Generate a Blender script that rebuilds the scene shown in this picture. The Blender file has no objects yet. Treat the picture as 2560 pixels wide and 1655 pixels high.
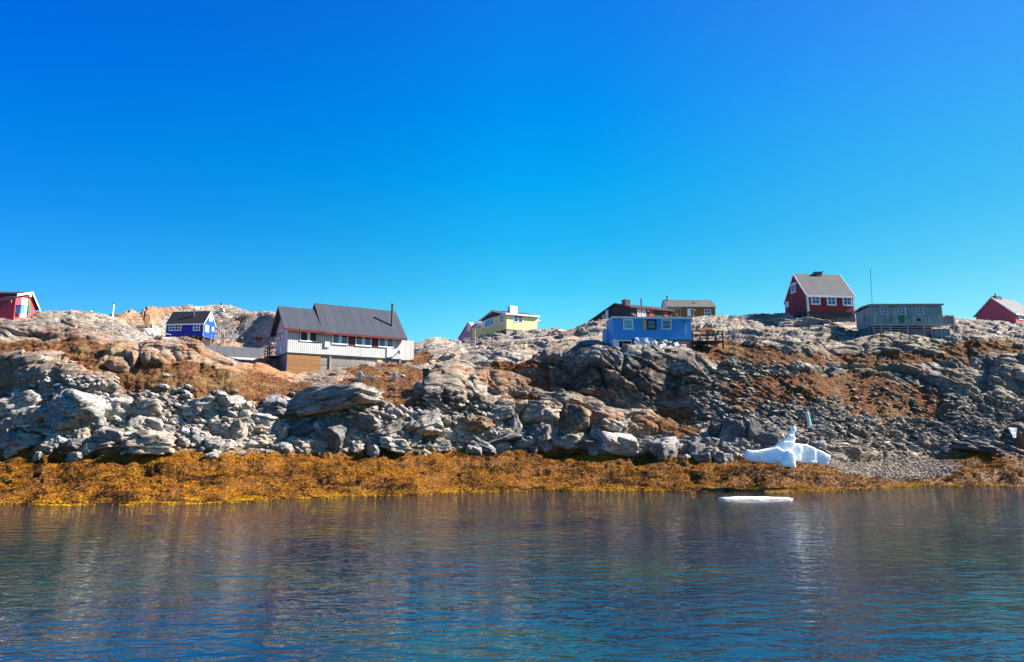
import bpy, bmesh, math, random
import numpy as np
from mathutils import Vector, Matrix
random.seed(7); rng = np.random.default_rng(11)
R = math.radians
sc = bpy.context.scene
col = sc.collection

# ---------------------------------------------------------------- camera
F = 1700.0; CX, CY = 1280.0, 827.5; PITCH = math.atan(262.5/F); CAMZ = 4.4
cam_d = bpy.data.cameras.new('camera'); cam = bpy.data.objects.new('camera', cam_d); col.objects.link(cam)
cam_d.sensor_fit = 'HORIZONTAL'; cam_d.sensor_width = 36; cam_d.lens = F/2560*36
cam_d.clip_start = 0.3; cam_d.clip_end = 9000
cam.location = (0, 0, CAMZ); cam.rotation_euler = (R(90)+PITCH, 0, 0)
sc.camera = cam

# ---------------------------------------------------------------- light
SUN_AZ, SUN_EL = R(3), R(38)          # azimuth from +x towards +y
sv = Vector((math.cos(SUN_AZ)*math.cos(SUN_EL), math.sin(SUN_AZ)*math.cos(SUN_EL), math.sin(SUN_EL)))
sd = bpy.data.lights.new('sun', 'SUN'); sd.energy = 5.0; sd.angle = R(0.53); sd.color = (1.0, 0.93, 0.83)
so = bpy.data.objects.new('sun', sd); col.objects.link(so)
so.rotation_euler = sv.to_track_quat('Z', 'Y').to_euler(); so.location = (60, 20, 60)
w = bpy.data.worlds.new('World'); sc.world = w; w.use_nodes = True
nt = w.node_tree; nt.nodes.clear()
def wn(t, **k):
    n = nt.nodes.new(t)
    for a, b in k.items(): setattr(n, a, b)
    return n
sky = wn('ShaderNodeTexSky', sky_type='NISHITA', sun_disc=False, sun_elevation=SUN_EL, sun_rotation=R(90)-SUN_AZ, altitude=0, air_density=1.0, dust_density=0.3, ozone_density=3.0)
geo = wn('ShaderNodeTexCoord'); sep = wn('ShaderNodeSeparateXYZ'); nt.links.new(geo.outputs['Generated'], sep.inputs[0])
ramp = wn('ShaderNodeValToRGB'); nt.links.new(sep.outputs['Z'], ramp.inputs[0])
cr = ramp.color_ramp; cr.elements[0].position = 0.0; cr.elements[1].position = 1.0
SKY_STOPS = [(0.0,(.55,.95,.92)),(0.14,(.38,1.04,.92)),(0.21,(.155,.95,.93)),(0.28,(.05,.88,1.0)),(0.36,(.006,.86,1.10)),(0.45,(.0,.76,1.24)),(0.60,(.03,.60,1.30)),(1.0,(.2,.5,1.1))]
while len(cr.elements) < len(SKY_STOPS): cr.elements.new(0.5)
for e, (p_, c_) in zip(cr.elements, SKY_STOPS): e.position = p_; e.color = (*c_, 1)
mul = wn('ShaderNodeMix', data_type='RGBA', blend_type='MULTIPLY'); mul.inputs[0].default_value = 1
nt.links.new(sky.outputs[0], mul.inputs[6]); nt.links.new(ramp.outputs[0], mul.inputs[7])
bg = wn('ShaderNodeBackground'); bg.inputs[1].default_value = 0.07
# the air is a little clearer away from the sun (left) and milkier towards it (right)
azr = wn('ShaderNodeValToRGB'); mr = wn('ShaderNodeMapRange'); nt.links.new(sep.outputs['X'], mr.inputs[0]); mr.inputs[1].default_value = -1; mr.inputs[2].default_value = 1
nt.links.new(mr.outputs[0], azr.inputs[0]); ar = azr.color_ramp; ar.elements[0].position = .2; ar.elements[0].color = (.42,.58,.97,1); ar.elements[1].position = .5; ar.elements[1].color = (1,1,1.05,1)
e3 = ar.elements.new(.8); e3.color = (.92,.72,.74,1)
mul2 = wn('ShaderNodeMix', data_type='RGBA', blend_type='MULTIPLY'); mul2.inputs[0].default_value = 1
nt.links.new(mul.outputs[2], mul2.inputs[6]); nt.links.new(azr.outputs[0], mul2.inputs[7])
mr2 = wn('ShaderNodeMapRange', interpolation_type='SMOOTHSTEP'); nt.links.new(sep.outputs['X'], mr2.inputs[0]); mr2.inputs[1].default_value = .05; mr2.inputs[2].default_value = .75
milk = wn('ShaderNodeMix', data_type='RGBA', blend_type='ADD'); nt.links.new(mr2.outputs[0], milk.inputs[0]); nt.links.new(mul2.outputs[2], milk.inputs[6]); milk.inputs[7].default_value = (.25,.17,.0,1)
nt.links.new(milk.outputs[2], bg.inputs[0])
wo = wn('ShaderNodeOutputWorld'); nt.links.new(bg.outputs[0], wo.inputs[0])
sc.view_settings.view_transform = 'Standard'; sc.view_settings.look = 'None'
sc.view_settings.exposure = 1.5; sc.view_settings.gamma = 1.0
sc.cycles.max_bounces = 6; sc.cycles.transparent_max_bounces = 8; sc.cycles.use_denoising = True
sc.cycles.caustics_reflective = False; sc.cycles.caustics_refractive = False

# ---------------------------------------------------------------- camera maths (only to turn measurements on the photograph into metres)
CP, SP = math.cos(PITCH), math.sin(PITCH)
def ray(px, py):
    u, v = (px-CX)/F, -(py-CY)/F
    return Vector((u, CP-v*SP, SP+v*CP))
def at(px, py, Y):
    d = ray(px, py); t = Y/d.y
    return Vector((d.x*t, Y, CAMZ+d.z*t))
def on_plane(px, py, p0, n):
    d = ray(px, py); o = Vector((0, 0, CAMZ)); t = (p0-o).dot(n)/d.dot(n)
    return o+d*t
def px_m(Y): return Y/F     # metres per photo pixel at distance Y

# ---------------------------------------------------------------- naming helpers
def tag(o, label=None, cat=None, group=None, kind=None):
    if label: o['label'] = label
    if cat: o['category'] = cat
    if group: o['group'] = group
    if kind: o['kind'] = kind
    return o
def empty(name, loc, rz, label, cat, group=None):
    o = bpy.data.objects.new(name, None); col.objects.link(o); o.empty_display_size = .3
    o.location = loc; o.rotation_euler = (0, 0, rz)
    return tag(o, label, cat, group)
class MB:
    "collects boxes, bars, tubes and polygons, then links them as ONE mesh"
    def __init__(s): s.v = []; s.f = []
    def poly(s, pts, faces):
        b = len(s.v); s.v += [tuple(p) for p in pts]; s.f += [tuple(b+i for i in f) for f in faces]; return s
    def box(s, x0, x1, y0, y1, z0, z1):
        return s.poly([(x0,y0,z0),(x1,y0,z0),(x1,y1,z0),(x0,y1,z0),(x0,y0,z1),(x1,y0,z1),(x1,y1,z1),(x0,y1,z1)],
                      [(0,3,2,1),(4,5,6,7),(0,1,5,4),(1,2,6,5),(2,3,7,6),(3,0,4,7)])
    def bar(s, a, b, t, t2=None, up=(0,0,1)):
        a, b = Vector(a), Vector(b); d = (b-a).normalized(); upv = Vector(up)
        if abs(d.dot(upv)) > .98: upv = Vector((0,1,0))
        e = d.cross(upv).normalized(); g = e.cross(d).normalized(); t2 = t2 or t
        c = []
        for q in (a, b):
            for i, j in ((-1,-1),(1,-1),(1,1),(-1,1)): c.append(q+e*i*t/2+g*j*t2/2)
        return s.poly(c, [(3,2,1,0),(4,5,6,7),(0,1,5,4),(1,2,6,5),(2,3,7,6),(3,0,4,7)])
    def tube(s, a, b, r, r2=None, n=12):
        a, b = Vector(a), Vector(b); d = (b-a).normalized(); r2 = r if r2 is None else r2
        upv = Vector((0,0,1)) if abs(d.z) < .9 else Vector((0,1,0))
        e = d.cross(upv).normalized(); g = e.cross(d)
        c = [a+(e*math.cos(2*math.pi*i/n)+g*math.sin(2*math.pi*i/n))*r for i in range(n)]
        c += [b+(e*math.cos(2*math.pi*i/n)+g*math.sin(2*math.pi*i/n))*r2 for i in range(n)]
        return s.poly(c, [(i,(i+1)%n,n+(i+1)%n,n+i) for i in range(n)]+[tuple(range(n-1,-1,-1)), tuple(range(n,2*n))])
    def prism(s, prof, axis, a0, a1):
        "profile of (p, z) extruded along axis 'x' (profile in y,z) or 'y' (profile in x,z)"
        n = len(prof)
        mk = (lambda p, z, a: (a, p, z)) if axis == 'x' else (lambda p, z, a: (p, a, z))
        c = [mk(p, z, a0) for p, z in prof]+[mk(p, z, a1) for p, z in prof]
        return s.poly(c, [(i,(i+1)%n,n+(i+1)%n,n+i) for i in range(n)]+[tuple(range(n-1,-1,-1)), tuple(range(n,2*n))])
    def build(s, name, mat, parent=None, label=None, bevel=0):
        me = bpy.data.meshes.new(name); me.from_pydata(s.v, [], s.f)
        bm = bmesh.new(); bm.from_mesh(me); bmesh.ops.recalc_face_normals(bm, faces=bm.faces)
        if bevel: bmesh.ops.bevel(bm, geom=bm.edges[:], offset=bevel, segments=1, affect='EDGES')
        bm.to_mesh(me); bm.free()
        o = bpy.data.objects.new(name, me); col.objects.link(o); me.materials.append(mat)
        if parent: o.parent = parent
        if label: o['label'] = label
        return o
def mesh_np(name, V, Fc, mat, smooth=True, n=4):
    "mesh from numpy arrays; Fc is (k, n)"
    me = bpy.data.meshes.new(name); V = np.ascontiguousarray(V, np.float32); Fc = np.ascontiguousarray(Fc, np.int32)
    me.vertices.add(len(V)); me.vertices.foreach_set('co', V.ravel())
    k = len(Fc); me.loops.add(k*n); me.loops.foreach_set('vertex_index', Fc.ravel())
    me.polygons.add(k); me.polygons.foreach_set('loop_start', np.arange(0, k*n, n, dtype=np.int32))
    try: me.polygons.foreach_set('loop_total', np.full(k, n, np.int32))
    except Exception: pass
    me.polygons.foreach_set('use_smooth', np.full(k, smooth, bool))
    me.update(calc_edges=True); me.materials.append(mat)
    o = bpy.data.objects.new(name, me); col.objects.link(o)
    return o
def fattr(me, name, arr, dom='POINT'):
    a = me.attributes.new(name, 'FLOAT', dom); a.data.foreach_set('value', np.ascontiguousarray(arr, np.float32).ravel())

# ---------------------------------------------------------------- noise in numpy
def h2(ix, iy, seed):
    n = (ix.astype(np.int64)*374761393 + iy.astype(np.int64)*668265263 + seed*1442695041) & 0xffffffff
    n = ((n ^ (n >> 13))*1274126177) & 0xffffffff
    n = ((n ^ (n >> 15))*2246822519) & 0xffffffff
    n = n ^ (n >> 16)
    return (n & 0xffffff)/float(0x1000000)
def gn(x, y, seed=0):
    ix = np.floor(x); iy = np.floor(y); fx = x-ix; fy = y-iy
    ux = fx*fx*fx*(fx*(fx*6-15)+10); uy = fy*fy*fy*(fy*(fy*6-15)+10)
    def g(a, b):
        t = h2(ix+a, iy+b, seed)*2*np.pi
        return np.cos(t)*(fx-a)+np.sin(t)*(fy-b)
    a0 = g(0,0)*(1-ux)+g(1,0)*ux; a1 = g(0,1)*(1-ux)+g(1,1)*ux
    return (a0*(1-uy)+a1*uy)*1.4
def fbm(x, y, oct=4, seed=0, gain=.5):
    s = 0; a = 1
    for o in range(oct): s = s+a*gn(x*2**o+o*17.3, y*2**o-o*9.1, seed+o); a *= gain
    return s
def vor(x, y, seed=0, jit=.9):
    "returns F1, F2, three per-cell randoms, offset from the cell centre"
    ix = np.floor(x); iy = np.floor(y)
    f1 = np.full(x.shape, 9.0); f2 = np.full(x.shape, 9.0)
    cx = np.zeros(x.shape); cy = np.zeros(x.shape); bx = np.zeros(x.shape); by = np.zeros(x.shape)
    for a in (-1,0,1):
        for b in (-1,0,1):
            jx = ix+a; jy = iy+b
            dx = jx+.5+jit*(h2(jx,jy,seed)-.5)-x; dy = jy+.5+jit*(h2(jx,jy,seed+57)-.5)-y
            d = np.sqrt(dx*dx+dy*dy); m = d < f1
            f2 = np.where(m, f1, np.minimum(f2, d)); f1 = np.where(m, d, f1)
            cx = np.where(m, jx, cx); cy = np.where(m, jy, cy); bx = np.where(m, -dx, bx); by = np.where(m, -dy, by)
    return f1, f2, h2(cx,cy,seed+101), h2(cx,cy,seed+202), h2(cx,cy,seed+303), bx, by
def sst(a, b, x):
    t = np.clip((x-a)/(b-a), 0, 1); return t*t*(3-2*t)
def pchip(xk, yk, x):
    "monotone cubic along axis 0 of yk"
    h = np.diff(xk); sh = (-1,)+(1,)*(yk.ndim-1); hh = h.reshape(sh); d = np.diff(yk, axis=0)/hh
    m = np.zeros_like(yk); w1 = 2*hh[1:]+hh[:-1]; w2 = hh[1:]+2*hh[:-1]
    with np.errstate(all='ignore'):
        hm = (w1+w2)/(w1/d[:-1]+w2/d[1:])
    m[1:-1] = np.where(d[:-1]*d[1:] > 0, np.nan_to_num(hm), 0); m[0] = d[0]; m[-1] = d[-1]
    i = np.clip(np.searchsorted(xk, x, side='right')-1, 0, len(xk)-2)
    t = ((x-xk[i])/h[i]).reshape(sh); H = h[i].reshape(sh)
    return (yk[i]*(2*t**3-3*t**2+1)+m[i]*H*(t**3-2*t**2+t)+yk[i+1]*(-2*t**3+3*t**2)+m[i+1]*H*(t**3-t**2))

# ---------------------------------------------------------------- shader helpers
class N:
    def __init__(s, name, rough=.8, spec=.3):
        s.m = bpy.data.materials.new(name); s.m.use_nodes = True; s.t = s.m.node_tree
        s.b = s.t.nodes['Principled BSDF']; s.b.inputs['Roughness'].default_value = rough
        s.b.inputs['Specular IOR Level'].default_value = spec
        s.out = s.t.nodes['Material Output']
    def n(s, t, **k):
        x = s.t.nodes.new(t)
        for a, b in k.items(): setattr(x, a, b)
        return x
    def l(s, a, b):
        if isinstance(a, (int, float)): b.default_value = a
        elif isinstance(a, tuple): b.default_value = (*a, 1) if len(a) == 3 and len(b.default_value) == 4 else a
        else: s.t.links.new(a, b)
    def math(s, op, a, b=0.0, c=None, clamp=False):
        x = s.n('ShaderNodeMath', operation=op, use_clamp=clamp); s.l(a, x.inputs[0]); s.l(b, x.inputs[1])
        if c is not None: s.l(c, x.inputs[2])
        return x.outputs[0]
    def mix(s, f, a, b, mode='MIX'):
        x = s.n('ShaderNodeMix', data_type='RGBA', blend_type=mode); s.l(f, x.inputs[0]); s.l(a, x.inputs[6]); s.l(b, x.inputs[7])
        return x.outputs[2]
    def coord(s, kind='Object', scale=(1,1,1), rot=(0,0,0)):
        c = s.n('ShaderNodeTexCoord').outputs[kind]; m = s.n('ShaderNodeMapping', vector_type='POINT')
        s.l(c, m.inputs[0]); m.inputs['Scale'].default_value = scale; m.inputs['Rotation'].default_value = rot
        return m.outputs[0]
    def noise(s, co, scale, det=4, rough=.55, dist=0.0):
        x = s.n('ShaderNodeTexNoise'); s.l(co, x.inputs['Vector']); x.inputs['Scale'].default_value = scale
        x.inputs['Detail'].default_value = det; x.inputs['Roughness'].default_value = rough; x.inputs['Distortion'].default_value = dist
        return x.outputs[0]
    def ramp(s, v, a, b, c0=0.0, c1=1.0):
        x = s.n('ShaderNodeMapRange', clamp=True, interpolation_type='SMOOTHSTEP'); s.l(v, x.inputs[0])
        for i, q in enumerate((a, b, c0, c1)): s.l(q, x.inputs[i+1])
        return x.outputs[0]
    def attr(s, name): return s.n('ShaderNodeAttribute', attribute_name=name).outputs['Fac']
    def bump(s, h, strength=.5, dist=.05, nrm=None):
        x = s.n('ShaderNodeBump'); s.l(h, x.inputs['Height']); x.inputs['Strength'].default_value = strength; x.inputs['Distance'].default_value = dist
        if nrm is not None: s.l(nrm, x.inputs['Normal'])
        return x.outputs[0]
    def done(s, color, normal=None, rough=None):
        s.l(color, s.b.inputs['Base Color'])
        if normal is not None: s.l(normal, s.b.inputs['Normal'])
        if rough is not None: s.l(rough, s.b.inputs['Roughness'])
        return s.m
def rock_nodes(g, co, light, mid, dark, ang=(0,0,0), amt=1.0, k=1.0, zs=1.9):
    "foliated gneiss: pale mineral bands, grey patches, thin dark partings"
    m = g.n('ShaderNodeMapping'); g.l(co, m.inputs[0]); m.inputs['Rotation'].default_value = ang; m.inputs['Scale'].default_value = (.45*k, .45*k, zs*k)
    band = m.outputs[0]
    n1 = g.noise(co, .35*k, 5, .6, .3); n2 = g.noise(band, 1.3, 6, .65, 1.2); n3 = g.noise(band, 4.2, 5, .7, .8); n4 = g.noise(co, 9*k, 4, .7)
    c = g.mix(g.ramp(n1, .38, .62), mid, light)
    c = g.mix(g.ramp(n2, .48, .62, 0, .75), c, mid)
    par = g.math('SUBTRACT', 1.0, g.ramp(g.math('ABSOLUTE', g.math('SUBTRACT', n2, .5)), .0, .035))
    par2 = g.math('SUBTRACT', 1.0, g.ramp(g.math('ABSOLUTE', g.math('SUBTRACT', n3, .5)), .0, .05))
    c = g.mix(g.math('MULTIPLY', par, .75*amt), c, dark)
    c = g.mix(g.math('MULTIPLY', par2, .55*amt), c, dark)
    sp = g.ramp(n4, .52, .68, 0, .55*amt)
    c = g.mix(sp, c, dark)
    hh = g.math('ADD', g.math('MULTIPLY', n2, 1.0), g.math('MULTIPLY', n3, .45))
    hh = g.math('ADD', hh, g.math('MULTIPLY', n4, .16))
    hh = g.math('SUBTRACT', hh, g.math('MULTIPLY', par, .25))
    hh = g.math('SUBTRACT', hh, g.math('MULTIPLY', par2, .12))
    return c, hh, n1, n4
# ---------------------------------------------------------------- terrain: one lofted sheet, feature lines measured column by column
# rows: C foot of bank, D top of bank, E, F, G slopes, V terrace, H upper, S skyline, each (photo row, distance in m)
TC = {
-700:(1268,[(1135,50),(1000,54),(930,57),(885,60),(850,63),(825,66),(812,69),(800,74)]),
0:(1264,[(1132,50),(985,55),(925,58),(882,60),(845,63),(815,66),(800,70),(790,78)]),
120:(1263,[(1131,50),(968,55),(925,58),(880,60),(848,63),(818,67),(798,71),(787,79)]),
200:(1262,[(1130,51),(962,55),(925,58),(880,61),(850,64),(822,68),(803,72),(793,80)]),
300:(1261,[(1129,52),(975,56),(930,59),(885,62),(850,66),(825,71),(808,78),(797,88)]),
400:(1259,[(1128,53),(975,57),(935,59),(890,63),(886,66),(866,78),(850,116),(774,138)]),
480:(1257,[(1128,54),(975,58),(935,60),(885,63),(878,67),(905,78),(868,120),(771,140)]),
560:(1255,[(1128,54),(980,58),(945,60),(910,63),(897,67),(915,78),(871,120),(770,140)]),
640:(1250,[(1127,55),(1005,58),(960,61),(938,64),(912,68),(918,76),(874,116),(783,138)]),
700:(1247,[(1127,55),(985,59),(962,62),(945,65),(930,69),(905,84),(868,105),(798,125)]),
800:(1243,[(1126,55),(966,59),(968,62),(958,65),(938,70),(905,82),(865,98),(835,112)]),
900:(1240,[(1126,56),(1000,59),(985,62),(955,65),(922,71),(888,80),(868,92),(856,105)]),
1000:(1238,[(1125,56),(1018,59),(992,62),(955,66),(912,74),(892,80),(884,88),(878,98)]),
1080:(1234,[(1125,56),(1010,59),(972,62),(950,66),(915,72),(890,80),(874,88),(866,98)]),
1150:(1230,[(1125,56),(1010,59),(955,63),(952,66),(900,72),(884,80),(874,92),(866,112)]),
1250:(1228,[(1125,56),(1020,59),(958,63),(975,67.5),(903,70),(880,80),(862,92),(849,105)]),
1400:(1225,[(1126,57),(1045,60),(992,63),(1006,68.3),(898,70),(868,80),(852,90),(838,104)]),
1500:(1225,[(1128,57),(1060,60),(1012,63),(1022,68.3),(900,70),(880,72),(862,84),(808,100)]),
1600:(1226,[(1130,57),(1075,60),(1034,63),(1045,68),(903,70),(876,72.2),(860,84),(802,105)]),
1700:(1228,[(1135,58),(1090,60),(1075,62),(1065,67),(915,70),(870,74),(850,84),(802,108)]),
1780:(1229,[(1142,58),(1100,60),(1084,62),(1055,65.5),(960,69),(885,75),(838,86),(800,108)]),
1900:(1229,[(1152,59),(1110,61),(1062,64),(1000,67),(930,71),(880,76),(832,86),(797,100)]),
2000:(1229,[(1156,59),(1115,62),(1052,65),(990,68),(925,73),(875,78),(834,85),(808,91)]),
2100:(1226,[(1153,61),(1112,64),(1048,67),(990,70),(920,75),(868,79),(834,85),(805,92)]),
2200:(1219,[(1148,62),(1106,65),(1045,68),(985,71),(918,75),(862,79),(838,83),(803,95)]),
2380:(1215,[(1143,63),(1100,66),(1045,69),(985,72),(915,76),(862,80),(834,86),(806,98)]),
2560:(1216,[(1140,64),(1090,67),(1040,70),(980,73),(915,77),(870,82),(842,90),(819,101)]),
3260:(1216,[(1140,64),(1080,67),(1030,70),(970,74),(905,78),(865,84),(835,94),(818,108)])}
cpx = np.array(sorted(TC), float)
ctl = []
for p in sorted(TC):
    wl, rows = TC[p]; wl -= 5+6*max(0, 1-max(p,0)/900); YB = CAMZ*F/(wl-1090.0); out = []
    def add(px, py, Y):
        q = at(px, py, Y); out.append((q.x/q.y, q.y, q.z))
    s0 = at(p, wl, YB).x/YB
    out += [(s0, YB-16, -3.2), (s0, YB-4, -.75), (s0, YB, -.02)]
    y0, y1, yn = rows[0][1], rows[5][1], max(rows[0][1], YB+7.2)      # the tidal flat is at least 7 m deep
    for py, Y in rows: add(p, py, Y if Y >= y1 else yn+(Y-y0)*(y1-yn)/(y1-y0))
    s, Y, z = out[-1]
    out += [(s, Y+14, z-2.2), (s, Y+60, z-14.0)]
    ctl.append(out)
ctl = np.array(ctl)                       # (ncol, 13, 3)
pxs = np.concatenate([np.arange(-700,-40,7.0), np.arange(-40,2600,2.6), np.arange(2600,3261,7.0)])
CC = pchip(cpx, ctl, pxs)                 # (nc, 13, 3)
# wobble the feature lines so that nothing runs straight
wob = fbm(pxs[:,None]/90.0, np.arange(13)[None,:]*3.7, 4, 5)
amp = np.array([0,.3,.5,.5,.9,.9,.9,.5,.8,1,1.2,0,0])
CC[:,:,1] += wob*amp[None]*.8
rt = np.concatenate([np.linspace(k, k+1, n, endpoint=False) for k, n in enumerate([6,14,70,120,64,56,84,56,52,64,14,8])]+[[12.0]])
G = pchip(np.arange(13.0), CC.transpose(1,0,2), rt)      # (nr, nc, 3)
Sx, Yb, Zb = G[...,0], G[...,1], G[...,2]
P = np.stack([Sx*Yb, Yb, Zb], -1)
nr, nc = P.shape[:2]
dr = np.gradient(P, axis=0); dc = np.gradient(P, axis=1)
Nn = np.cross(dc, dr); Nn /= np.linalg.norm(Nn, axis=-1, keepdims=True)+1e-9
Q = np.concatenate([np.zeros((1,nc)), np.cumsum(np.linalg.norm(np.diff(P[...,1:], axis=0), axis=-1), axis=0)], 0)
Q = Q - Q[np.searchsorted(rt, 3.0)][None]          # arc length measured from the foot of the bank
X = P[...,0]; T = np.broadcast_to(rt[:,None], X.shape); PX = np.broadcast_to(pxs[None], X.shape)
# photo row of each base point (used only to place soil, turf and stain where the place has them)
dzc = P[...,2]-CAMZ; dpt = P[...,1]*CP+dzc*SP; PY = CY-F*(-P[...,1]*SP+dzc*CP)/dpt
def blob(cx, cy, rx, ry, soft=.45):
    wx = 14*gn(PX/60, PY/25, 77); wy = 8*gn(PX/50, PY/20, 78)
    return 1-sst(1-soft, 1+soft, np.sqrt(((PX-cx+wx*2)/rx)**2+((PY-cy+wy)/ry)**2))
land = sst(2.9, 3.15, T)
rockz = land
right = sst(1650, 1950, PX)
th = 0.20+.24*right
wxn = fbm(X/9, Q/9, 3, 21); wyn = fbm(X/9, Q/9, 3, 31)
Xw = X+wxn*1.6; Qw = Q+wyn*1.6
s_ = Xw*np.cos(th)-Qw*np.sin(th)*1.0; r_ = Xw*np.sin(th)+Qw*np.cos(th)
def layer(a, b, seed, hoff, tilt, dome, crack, cw=.06):
    f1, f2, c1, c2, c3, bx, by = vor(s_/a, r_/b, seed)
    e = f2-f1
    h = (c1-.5)*2*hoff + tilt*((c2-.5)*2*bx*1.4+(c3-.35)*2*by) + dome*np.minimum(e, .5)*2
    return h-crack*(1-sst(0, cw, e)), e
fb = fbm(X/14, Q/10, 3, 3)
L1, e1 = layer(8.5, 3.2, 41, .28, .75, .25, .45, .07)
L2, e2 = layer(3.6, 1.15, 43, .18, .50, .07, .26, .08)
L3, e3 = layer(1.3, .40, 47, .06, .17, .02, .07, .10)
L4, e4 = layer(.42, .17, 53, .025, .05, .02, .02, .15)
ridg = 1-np.abs(fbm(s_/2.6, r_/.55, 4, 61))*1.6
def ledge(b, amp, seed, wp):
    f = r_/b + wp*fbm(s_/(b*4), r_/(b*2.2), 3, seed); k = np.floor(f); t = f-k
    a = amp*np.clip(.62+.8*gn(s_/(b*4.2), k*13.7+.31, seed+5), .1, 1.2)*np.clip(.75+.9*gn(s_/(b*3), k*7.7, seed+9), 0, 1.5)
    return a*(sst(0, .16, t)-t)
smo = sst(-.25, .25, fbm(X/7, Q/4, 3, 311))*(1-.55*right)*(T > 3.9)
smo = np.maximum(smo, .75*(1-sst(950, 1150, PX))*(T > 3.95))
fineM = 1-.72*smo; midM = 1-.55*smo
rk = .55+.45*right
domes = np.zeros_like(X); domem = np.zeros_like(X)
for a_, b_, rx_, ry_, hh_ in [(110,935,110,42,1.5),(20,925,50,34,1.0),(305,905,60,26,1.1),(385,895,60,34,1.1),(450,875,60,32,.9),(235,940,40,14,.5),(1130,985,90,44,1.4),(1240,958,90,30,1.2),(1400,1015,110,22,.7),(720,915,90,20,.6),(1570,1062,80,26,.8),(2300,830,60,14,.8),(2530,930,60,26,1.2),(560,870,50,18,.5),(1480,982,50,16,.8)]:
    q_ = np.clip(1-((PX-a_+10*gn(PX/40,PY/20,801))/rx_)**2-((PY-b_+5*gn(PX/30,PY/18,803))/ry_)**2, 0, 1)**.5
    domes = np.maximum(domes, hh_*q_); domem = np.maximum(domem, sst(.1,.5,q_))
D = .35*fb + domes*land + L1*.8 + L2*.75*midM + (L3*.8+L4*.8)*fineM + (ledge(2.1, .75, 701, .55)*(.6+.4*midM)+ledge(.8, .30, 711, .45)*midM)*rk + ledge(.33, .10, 721, .4)*fineM + .05*ridg*fineM + .04*fbm(X/.5, Q/.3, 3, 71)*fineM
# right-hand slope: shaly scree, smaller and sharper
scree = sst(.35, .75, np.maximum(blob(1880,1000,170,95), blob(2220,1040,320,75))+.25*fbm(X/3,Q/3,3,81))*land
D = D*(1-.45*scree)+scree*(L3*1.5+L4*2.2)
veg = np.zeros_like(X)
for b in [(90,880,230,26),(330,930,220,38),(480,960,240,34),(620,975,170,30),(740,985,110,22),(980,985,150,40),(950,930,120,18),(700,910,70,14),
          (1820,885,110,28),(1960,905,130,18),(1990,970,110,34),(1860,985,60,50),(2240,1010,130,50),(2120,960,120,26),(2460,875,130,20),(2250,900,180,16),
          (1650,1050,120,22),(1690,1072,70,26),(1290,915,90,12),(1330,1000,90,10),(1010,900,90,12),(1410,866,40,7),(1780,832,30,12),(1060,1010,130,16),(1330,960,60,12)]:
    veg = np.maximum(veg, blob(*b))
hol = -(L1*.9+L2*.7)
veg = sst(.34, .66, veg*(.90+.16*(1-sst(1000,1200,PX)))+.36*hol+.30*fbm(X/2.2, Q/1.0, 5, 91, .62))*land
veg2 = sst(.28, .5, .30*hol+.32*fbm(X/5, Q/2.5, 4, 95)-.05)*land*(T > 4)*(.55+.3*right)
veg = np.maximum(veg, veg2*.9)*(1-.93*domem)
D = D*(1-.55*veg)+veg*(.12*fbm(X/.6, Q/.4, 3, 99)+.06)
# bank of blocks: keep the sheet under the boulders fairly low
bank = sst(3.0,3.15,T)*(1-sst(3.8,4.1,T))*(1-sst(1900,2050,PX))
D = D - bank*.35
# tidal flat with rockweed mounds
weedz = (1-land)*sst(1.7, 2.0, T)
W = .30*fbm(X/3.4, Q/2.0, 4, 111)+.24*(1-np.abs(fbm(X/1.3,Q/.9,3,117)))-.16
tfade = sst(1.9, 2.35, T)
mound = blob(1960,1185,150,32,.5)*.55+blob(2480,1180,120,26,.5)*.4
gravel = sst(.3,.6,np.maximum(blob(2220,1168,175,28,.4),.9*blob(2070,1158,60,14)))*(1-land)
D = D*land + (1-land)*tfade*(W*(1-.75*gravel)+mound)
D = D*sst(1.0, 2.0, T)
D *= (1-.75*sst(9.9, 10.6, T))
stain = np.zeros_like(X)
for b,k_ in [((690,925,110,30),1),((350,780,75,30),.8),((1250,960,130,24),.9),((1600,1075,110,30),1),((1430,1050,120,30),.45),((400,905,150,30),.55),((60,950,110,40),.35),((560,890,80,30),.5),((120,880,190,60),.55),((420,940,240,50),.6),((230,905,90,30),.7),((950,960,150,40),.45),((520,880,90,24),.7),((690,895,60,20),.6),((1480,980,40,14),.8),((830,975,60,14),.2)]:
    stain = np.maximum(stain, k_*blob(*b))
stain = np.clip(stain*1.1+.25*fbm(X/3, Q/2, 4, 121), 0, 1)*land
stain = np.maximum(stain, np.clip(.30*fbm(X/6,Q/3,4,125)+.02,0,.5)*land*(1-.5*right))
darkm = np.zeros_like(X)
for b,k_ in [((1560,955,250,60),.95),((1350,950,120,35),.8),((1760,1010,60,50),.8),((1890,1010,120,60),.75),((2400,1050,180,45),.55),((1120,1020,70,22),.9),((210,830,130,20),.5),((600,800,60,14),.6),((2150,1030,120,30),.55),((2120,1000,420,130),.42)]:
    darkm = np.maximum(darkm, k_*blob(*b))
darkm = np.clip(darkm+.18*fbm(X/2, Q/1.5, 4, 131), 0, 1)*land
P = P + Nn*D[...,None]
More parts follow.
